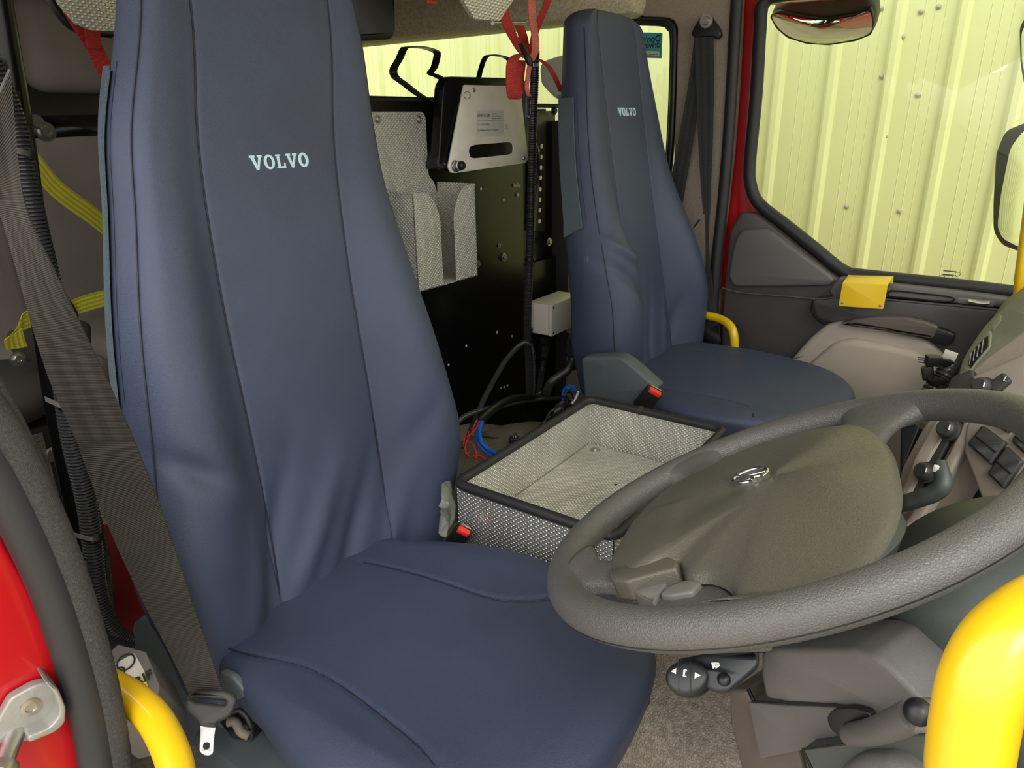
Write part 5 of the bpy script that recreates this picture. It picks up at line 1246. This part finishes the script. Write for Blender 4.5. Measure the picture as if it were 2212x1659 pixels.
tube('latch_ring', [c_+V((.006, .015*math.cos(k*math.pi/8), .015*math.sin(k*math.pi/8))) for k in range(16)], .002, M['chrome'], t_, sides=8, closed=True, n=2)
t_ = thing('equipment_cushion', 'dark rounded vinyl cushion low at the left edge', 'cushion', ox(10, 900, -1.7))
lathe('cushion_pad', [(.02, 0), (.12, .004), (.155, .025), (.16, .055), (.15, .085), (.10, .10), (.01, .102)], ox(-30, 905, -1.72), (0, 0, 1), M['crewdark'], t_, 36, sharp=80)
# yellow belts of the crew seats
t_ = thing('yellow_belt', 'yellow striped crew seat belt running diagonally behind the near seat', 'seat belt', ox(170, 480, -2.1), group='yellow crew seat belts')
strap('webbing', [ox(60, 330, -2.2), ox(110, 395, -2.2), ox(150, 430, -2.2), ox(195, 462, -2.2), ox(260, 515, -2.2)], (0, .62, .78), .05, .002, M['yel_web'], t_)
t_ = thing('yellow_belt', 'yellow belt end folded over a grey buckle behind the black webbing', 'seat belt', ox(60, 740, -1.6), group='yellow crew seat belts')
XY = -1.65
strap('webbing', [ox(240, 640, XY), ox(185, 655, XY), ox(150, 668, XY), ox(105, 678, XY), ox(60, 690, XY+.02), ox(38, 705, XY+.03), ox(30, 725, XY+.03), ox(36, 752, XY+.02)], [(0, .2, 1)]*5+[(0, .5, .8), (0, 1, .3), (.3, 1, 0)], .036, .0025, M['yel_web'], t_)
tube('steel_loop', [ox(x, y, XY+.012) for x, y in ((140, 655), (150, 650), (168, 682), (158, 686))], .0025, M['black'], t_, sides=8, closed=True, n=3)
pplate('buckle_shell', [(22, 715), (60, 705), (110, 700), (180, 690), (200, 700), (200, 800), (90, 800), (60, 780), (34, 760)], (XY-.01, 0, 0), (1, -.1, .2), .05, M['crewdark'], t_, r=.015, bev=.012)
bolt('anchor_bolt', ox(38, 775, XY+.03), (1, 0, 0), .010, M['steel'], t_)
# red strap and tread locker at the very top left
t_ = thing('tread_locker', 'tread plate locker corner with black edge at the top left under the roof', 'locker', ox(160, 40, -1.5))
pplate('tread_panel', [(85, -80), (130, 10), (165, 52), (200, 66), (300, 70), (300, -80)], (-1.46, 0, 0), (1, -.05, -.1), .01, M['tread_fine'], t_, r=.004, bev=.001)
tube('edge_trim', [ox(x, y, -1.41) for x, y in ((84, -60), (104, -10), (134, 36), (168, 62), (240, 72))], .008, M['black'], t_, sides=8)
b2('locker_shell', (-2.0, .52, 1.40), (-1.46, 1.0, 1.70), M['crewdark'], t_, bev=.01)
t_ = thing('red_strap', 'dark red strap crossing below the tread plate locker at the top left', 'strap', ox(200, 100, -1.40), group='red straps under the roof')
strap('webbing', [ox(125, -30, -1.38), ox(150, 15, -1.38), ox(180, 65, -1.38), ox(205, 105, -1.38), ox(226, 150, -1.38), ox(262, 230, -1.38)], (.1, 1, .2), .028, .002, M['red_web'], t_)
strap('webbing', [ox(196, -30, -1.37), ox(197, 30, -1.37), ox(200, 70, -1.37), ox(205, 105, -1.37)], (.1, 1, 0), .024, .002, M['red_web'], t_)
# lower left: dark box, red painted panel, grey device with stickers
t_ = thing('steel_bracket_box', 'dark grey open steel box between the post and the door pillar', 'box', ox(170, 1400, -1.1))
pplate('front_panel', [(118, 1190), (188, 1212), (200, 1300), (236, 1440), (190, 1500), (130, 1400)], (-1.12, 0, 0), (1, -.2, 0), .004, M['crewdark'], t_, r=.001, bev=.001)
pplate('side_panel', [(96, 1150), (124, 1186), (190, 1212), (150, 1180)], (-1.14, 0, 0), (1, -.2, .3), .004, M['blacksat'], t_, r=.001, bev=.001)
t_ = thing('cross_rail', 'galvanised cross rail behind the post at floor level', 'rail', ox(190, 1160, -1.6))
pplate('rail_face', [(100, 1166), (140, 1168), (260, 1138), (262, 1152), (150, 1190), (110, 1200)], (-1.5, 0, 0), (1, 0, .3), .02, M['felt'], t_, r=.001, bev=.001)
q = ox(180, 1175, -1.51); b2('rail_post', (q.x-.02, q.y-.015, -.05), (q.x, q.y+.015, q.z), M['felt'], t_, bev=.001)
t_ = thing('painted_panel', 'dark red painted steel panel low behind the near seat', 'panel', ox(290, 1350, -1.35))
pplate('sheet', [(150, 1150), (330, 1120), (420, 1330), (380, 1420), (180, 1420)], (-1.38, 0, 0), (1, -.1, 0), .01, M['red_dark'], t_, r=.002, bev=.002)
def device():
    p = V((0, 0, .16)); n = V((.25, -.35, .9))
    r = thing('battery_unit', 'pale grey unit with round caps and a yellow sticker behind the lower yellow handle', 'unit', opl(260, 1500, p, n))
    def pl(name, pix, l, th, m, par=None, r_=.002, bev=.001): return pplate(name, pix, p, n, th, m, par or r, r=r_, bev=bev, lift=l)
    pl('casing', [(215, 1428), (255, 1392), (315, 1408), (345, 1480), (340, 1520), (300, 1560), (225, 1580), (190, 1530)], 0, .10, M['spoke'])
    pl('label_sheet', [(236, 1440), (290, 1410), (312, 1450), (318, 1480), (262, 1500)], .001, .001, M['white'])
    s = pl('yellow_sticker', [(278, 1482), (312, 1462), (322, 1490), (300, 1505)], .002, .001, M['yellowflat'])
    ux, uy, nn = basis(n); d1 = (opl(312, 1466, p, n)-opl(288, 1480, p, n)).normalized()
    text('sticker_text', 'RIF', opl(293, 1484, p+nn*.0022, nn), d1, nn.cross(d1), .016, M['ink'], s, .0004, bold=.0004)
    for (x, y, rr) in ((272, 1430, .010), (258, 1452, .006), (254, 1545, .009)):
        c = opl(x, y, p+nn*.002, nn); tube('round_cap', [c+ux*math.cos(k*math.pi/8)*rr+uy*math.sin(k*math.pi/8)*rr for k in range(16)], .0011, M['ink'], r, sides=6, closed=True, n=2)
device()
# ================================================================ SEAT BELTS
t_ = thing('seat_belt', 'black webbing seat belt crossing the near seat down to its chrome tongue', 'seat belt', od(450, 1510, .92))
Lp = [(-60, 330, .46), (-10, 430, .50), (30, 560, .54), (100, 800, .62), (165, 950, .68), (240, 1150, .76), (310, 1300, .82), (372, 1420, .855), (414, 1508, .868)]
Rp = [(20, 150, .46), (52, 430, .50), (120, 590, .54), (222, 800, .62), (290, 950, .68), (352, 1110, .76), (412, 1290, .82), (450, 1400, .855), (486, 1512, .868)]
ribbon('webbing', [od(*p) for p in Lp[:5]], [od(*p) for p in Rp[:5]], .0016, M['belt'], t_, n=12)
ribbon('webbing_lower', [od(*p) for p in Lp[4:]], [od(*p) for p in Rp[4:]], .0016, M['belt_plain'], t_, n=12)
def tongue():
    p = od(450, 1530, .855); n = (CAM-p).normalized()+V((.1, 0, .25)); n.normalize()
    def pl(name, pix, l, th, m, r_=.002, bev=.0012, holes=()): return pplate(name, pix, p, n, th, m, t_, r=r_, bev=bev, lift=l, holes=holes)
    pl('tongue_grip', [(410, 1494), (480, 1488), (505, 1496), (514, 1510), (508, 1530), (496, 1548), (470, 1560), (466, 1572), (432, 1568), (424, 1552), (404, 1534), (400, 1520), (404, 1504)], .006, .012, M['switch'], .004, .004, holes=[[(414, 1508), (420, 1504), (488, 1512), (487, 1522), (420, 1514)]])
    pl('tongue_blade', [(432, 1562), (468, 1562), (464, 1588), (461, 1628), (450, 1633), (438, 1630), (430, 1622), (432, 1590)], .002, .003, M['steel'], .003, .0008, holes=[[(440, 1604), (453, 1603), (452, 1618), (439, 1618)]])
tongue()
t_ = thing('buckle_stalk', 'black buckle and lever mechanism beside the near seat under the belt tongue', 'buckle', od(515, 1590, .95))
b_ = od(515, 1570, .95)
pplate('latch_housing', [(470, 1560), (500, 1545), (520, 1560), (548, 1560), (546, 1596), (520, 1600), (500, 1596)], b_, (.3, -.8, .5), .03, M['black'], t_, r=.004, bev=.004)
tube('cable_loop', [od(498, 1545, .94), od(515, 1535, .94), od(532, 1548, .94), od(542, 1572, .94), od(544, 1595, .945)], .0035, M['blackrub'], t_, sides=10)
tube('cable_loop', [od(492, 1560, .93), od(508, 1560, .93), od(520, 1580, .93), od(538, 1590, .93)], .006, M['brown'], t_, sides=10)
# passenger belt on the far pillar
YB = Yd-.055
t_ = thing('seat_belt', 'passenger belt hanging from a black anchor on the far door pillar', 'seat belt', oy(1540, 720, YB))
def q_(x, y, d=0): return oy(x, y, YB+d)
ribbon('webbing', [q_(1500, 85), q_(1484, 200), q_(1462, 320), q_(1445, 420), q_(1440, 520)], [q_(1524, 85), q_(1512, 200), q_(1495, 320), q_(1478, 420), q_(1462, 520)], .0016, M['beltp'], t_)
ribbon('webbing_front', [q_(1500, 80, -.006), q_(1504, 180, -.008), q_(1508, 300, -.01), q_(1514, 400, -.012), q_(1519, 462, -.012)], [q_(1541, 80, -.006), q_(1542, 180, -.008), q_(1540, 300, -.01), q_(1536, 400, -.012), q_(1534, 462, -.012)], .0016, M['beltp'], t_)
ribbon('webbing_end', [q_(1522, 462, -.012), q_(1524, 540, -.012), q_(1522, 620, -.014), q_(1516, 690, -.02), q_(1514, 735, -.03)], [q_(1533, 462, -.012), q_(1532, 540, -.012), q_(1540, 620, -.014), q_(1550, 690, -.02), q_(1556, 735, -.03)], .0016, M['beltp'], t_)
pplate('upper_anchor', [(1514, 34), (1524, 29), (1534, 34), (1554, 62), (1558, 74), (1550, 86), (1538, 80), (1520, 80), (1500, 84), (1492, 74), (1496, 62)], (0, YB-.008, 0), (0, -1, 0), .02, M['black'], t_, r=.012, bev=.005)
bolt('anchor_bolt', oy(1526, 45, YB-.009), (0, -1, 0), .012, M['zinc'], t_)
pplate('belt_tongue', [(1510, 464), (1522, 456), (1536, 454), (1543, 457), (1538, 463), (1524, 468), (1514, 472)], (0, YB-.022, 0), (0, -1, .2), .008, M['black'], t_, r=.002, bev=.003)
pplate('tongue_clip', [(1518, 468), (1534, 466), (1537, 474), (1522, 478)], (0, YB-.02, 0), (0, -1, .2), .010, M['spoke'], t_, r=.001, bev=.002)
pplate('tongue_blade', [(1510, 472), (1514, 474), (1500, 492), (1496, 492)], (0, YB-.02, 0), (0, -1, 0), .003, M['chrome'], t_, r=.001, bev=.0008)
pplate('belt_sleeve', [(1514, 708), (1554, 704), (1556, 740), (1512, 744)], (0, YB-.034, 0), (0, -1, 0), .006, M['blackrub'], t_, r=.002, bev=.002)
t_ = thing('floor_cover', 'dark crumpled plastic cover behind the far seat cushion', 'cover', oy(1490, 735, 2.03))
pplate('shell', [(1455, 742), (1478, 715), (1500, 690), (1516, 705), (1530, 735), (1534, 760), (1450, 765)], (0, 2.03, 0), (0, -1, .3), .04, M['black'], t_, r=.01, bev=.008)
# window sticker, seen from behind
t_ = thing('window_sticker', 'small teal sticker with reversed lettering on the far quarter window', 'sticker', oy(1400, 125, Yd+.018))
sk = pplate('sheet', [(1340, 69), (1431, 71), (1429, 126), (1342, 124)], (0, Yd+.0195, 0), (0, -1, 0), .0008, M['sticker'], t_, bev=.0001)
pplate('cream_band', [(1342, 108), (1424, 111), (1424, 121), (1342, 118)], (0, Yd+.0187, 0), (0, -1, 0), .0004, M['stickerw'], sk, r=.001, bev=.0001)
for s_, x, y, z_ in (("Don't touch", 1427, 89, .024), ("driving", 1427, 102, .024)):
    text('print', s_, oy(x, y, Yd+.0186), (1, 0, 0), (0, 0, 1), z_, M['ink'], sk, .0003, mirror=True, bold=.0004)
text('print', 'www.brigade', oy(1421, 119, Yd+.0183), (1, 0, 0), (0, 0, 1), .011, M['ink'], sk, .0003, mirror=True)
# header rail details
t_ = thing('roof_label', 'red and white label under the roof by the overhead pad', 'label', ox(935, 5, -1.3))
pplate('sheet', [(922, 0), (945, 2), (945, 8), (922, 6)], (-1.3, 0, 0), (1, 0, 0), .001, M['redw'], t_, bev=.0001)
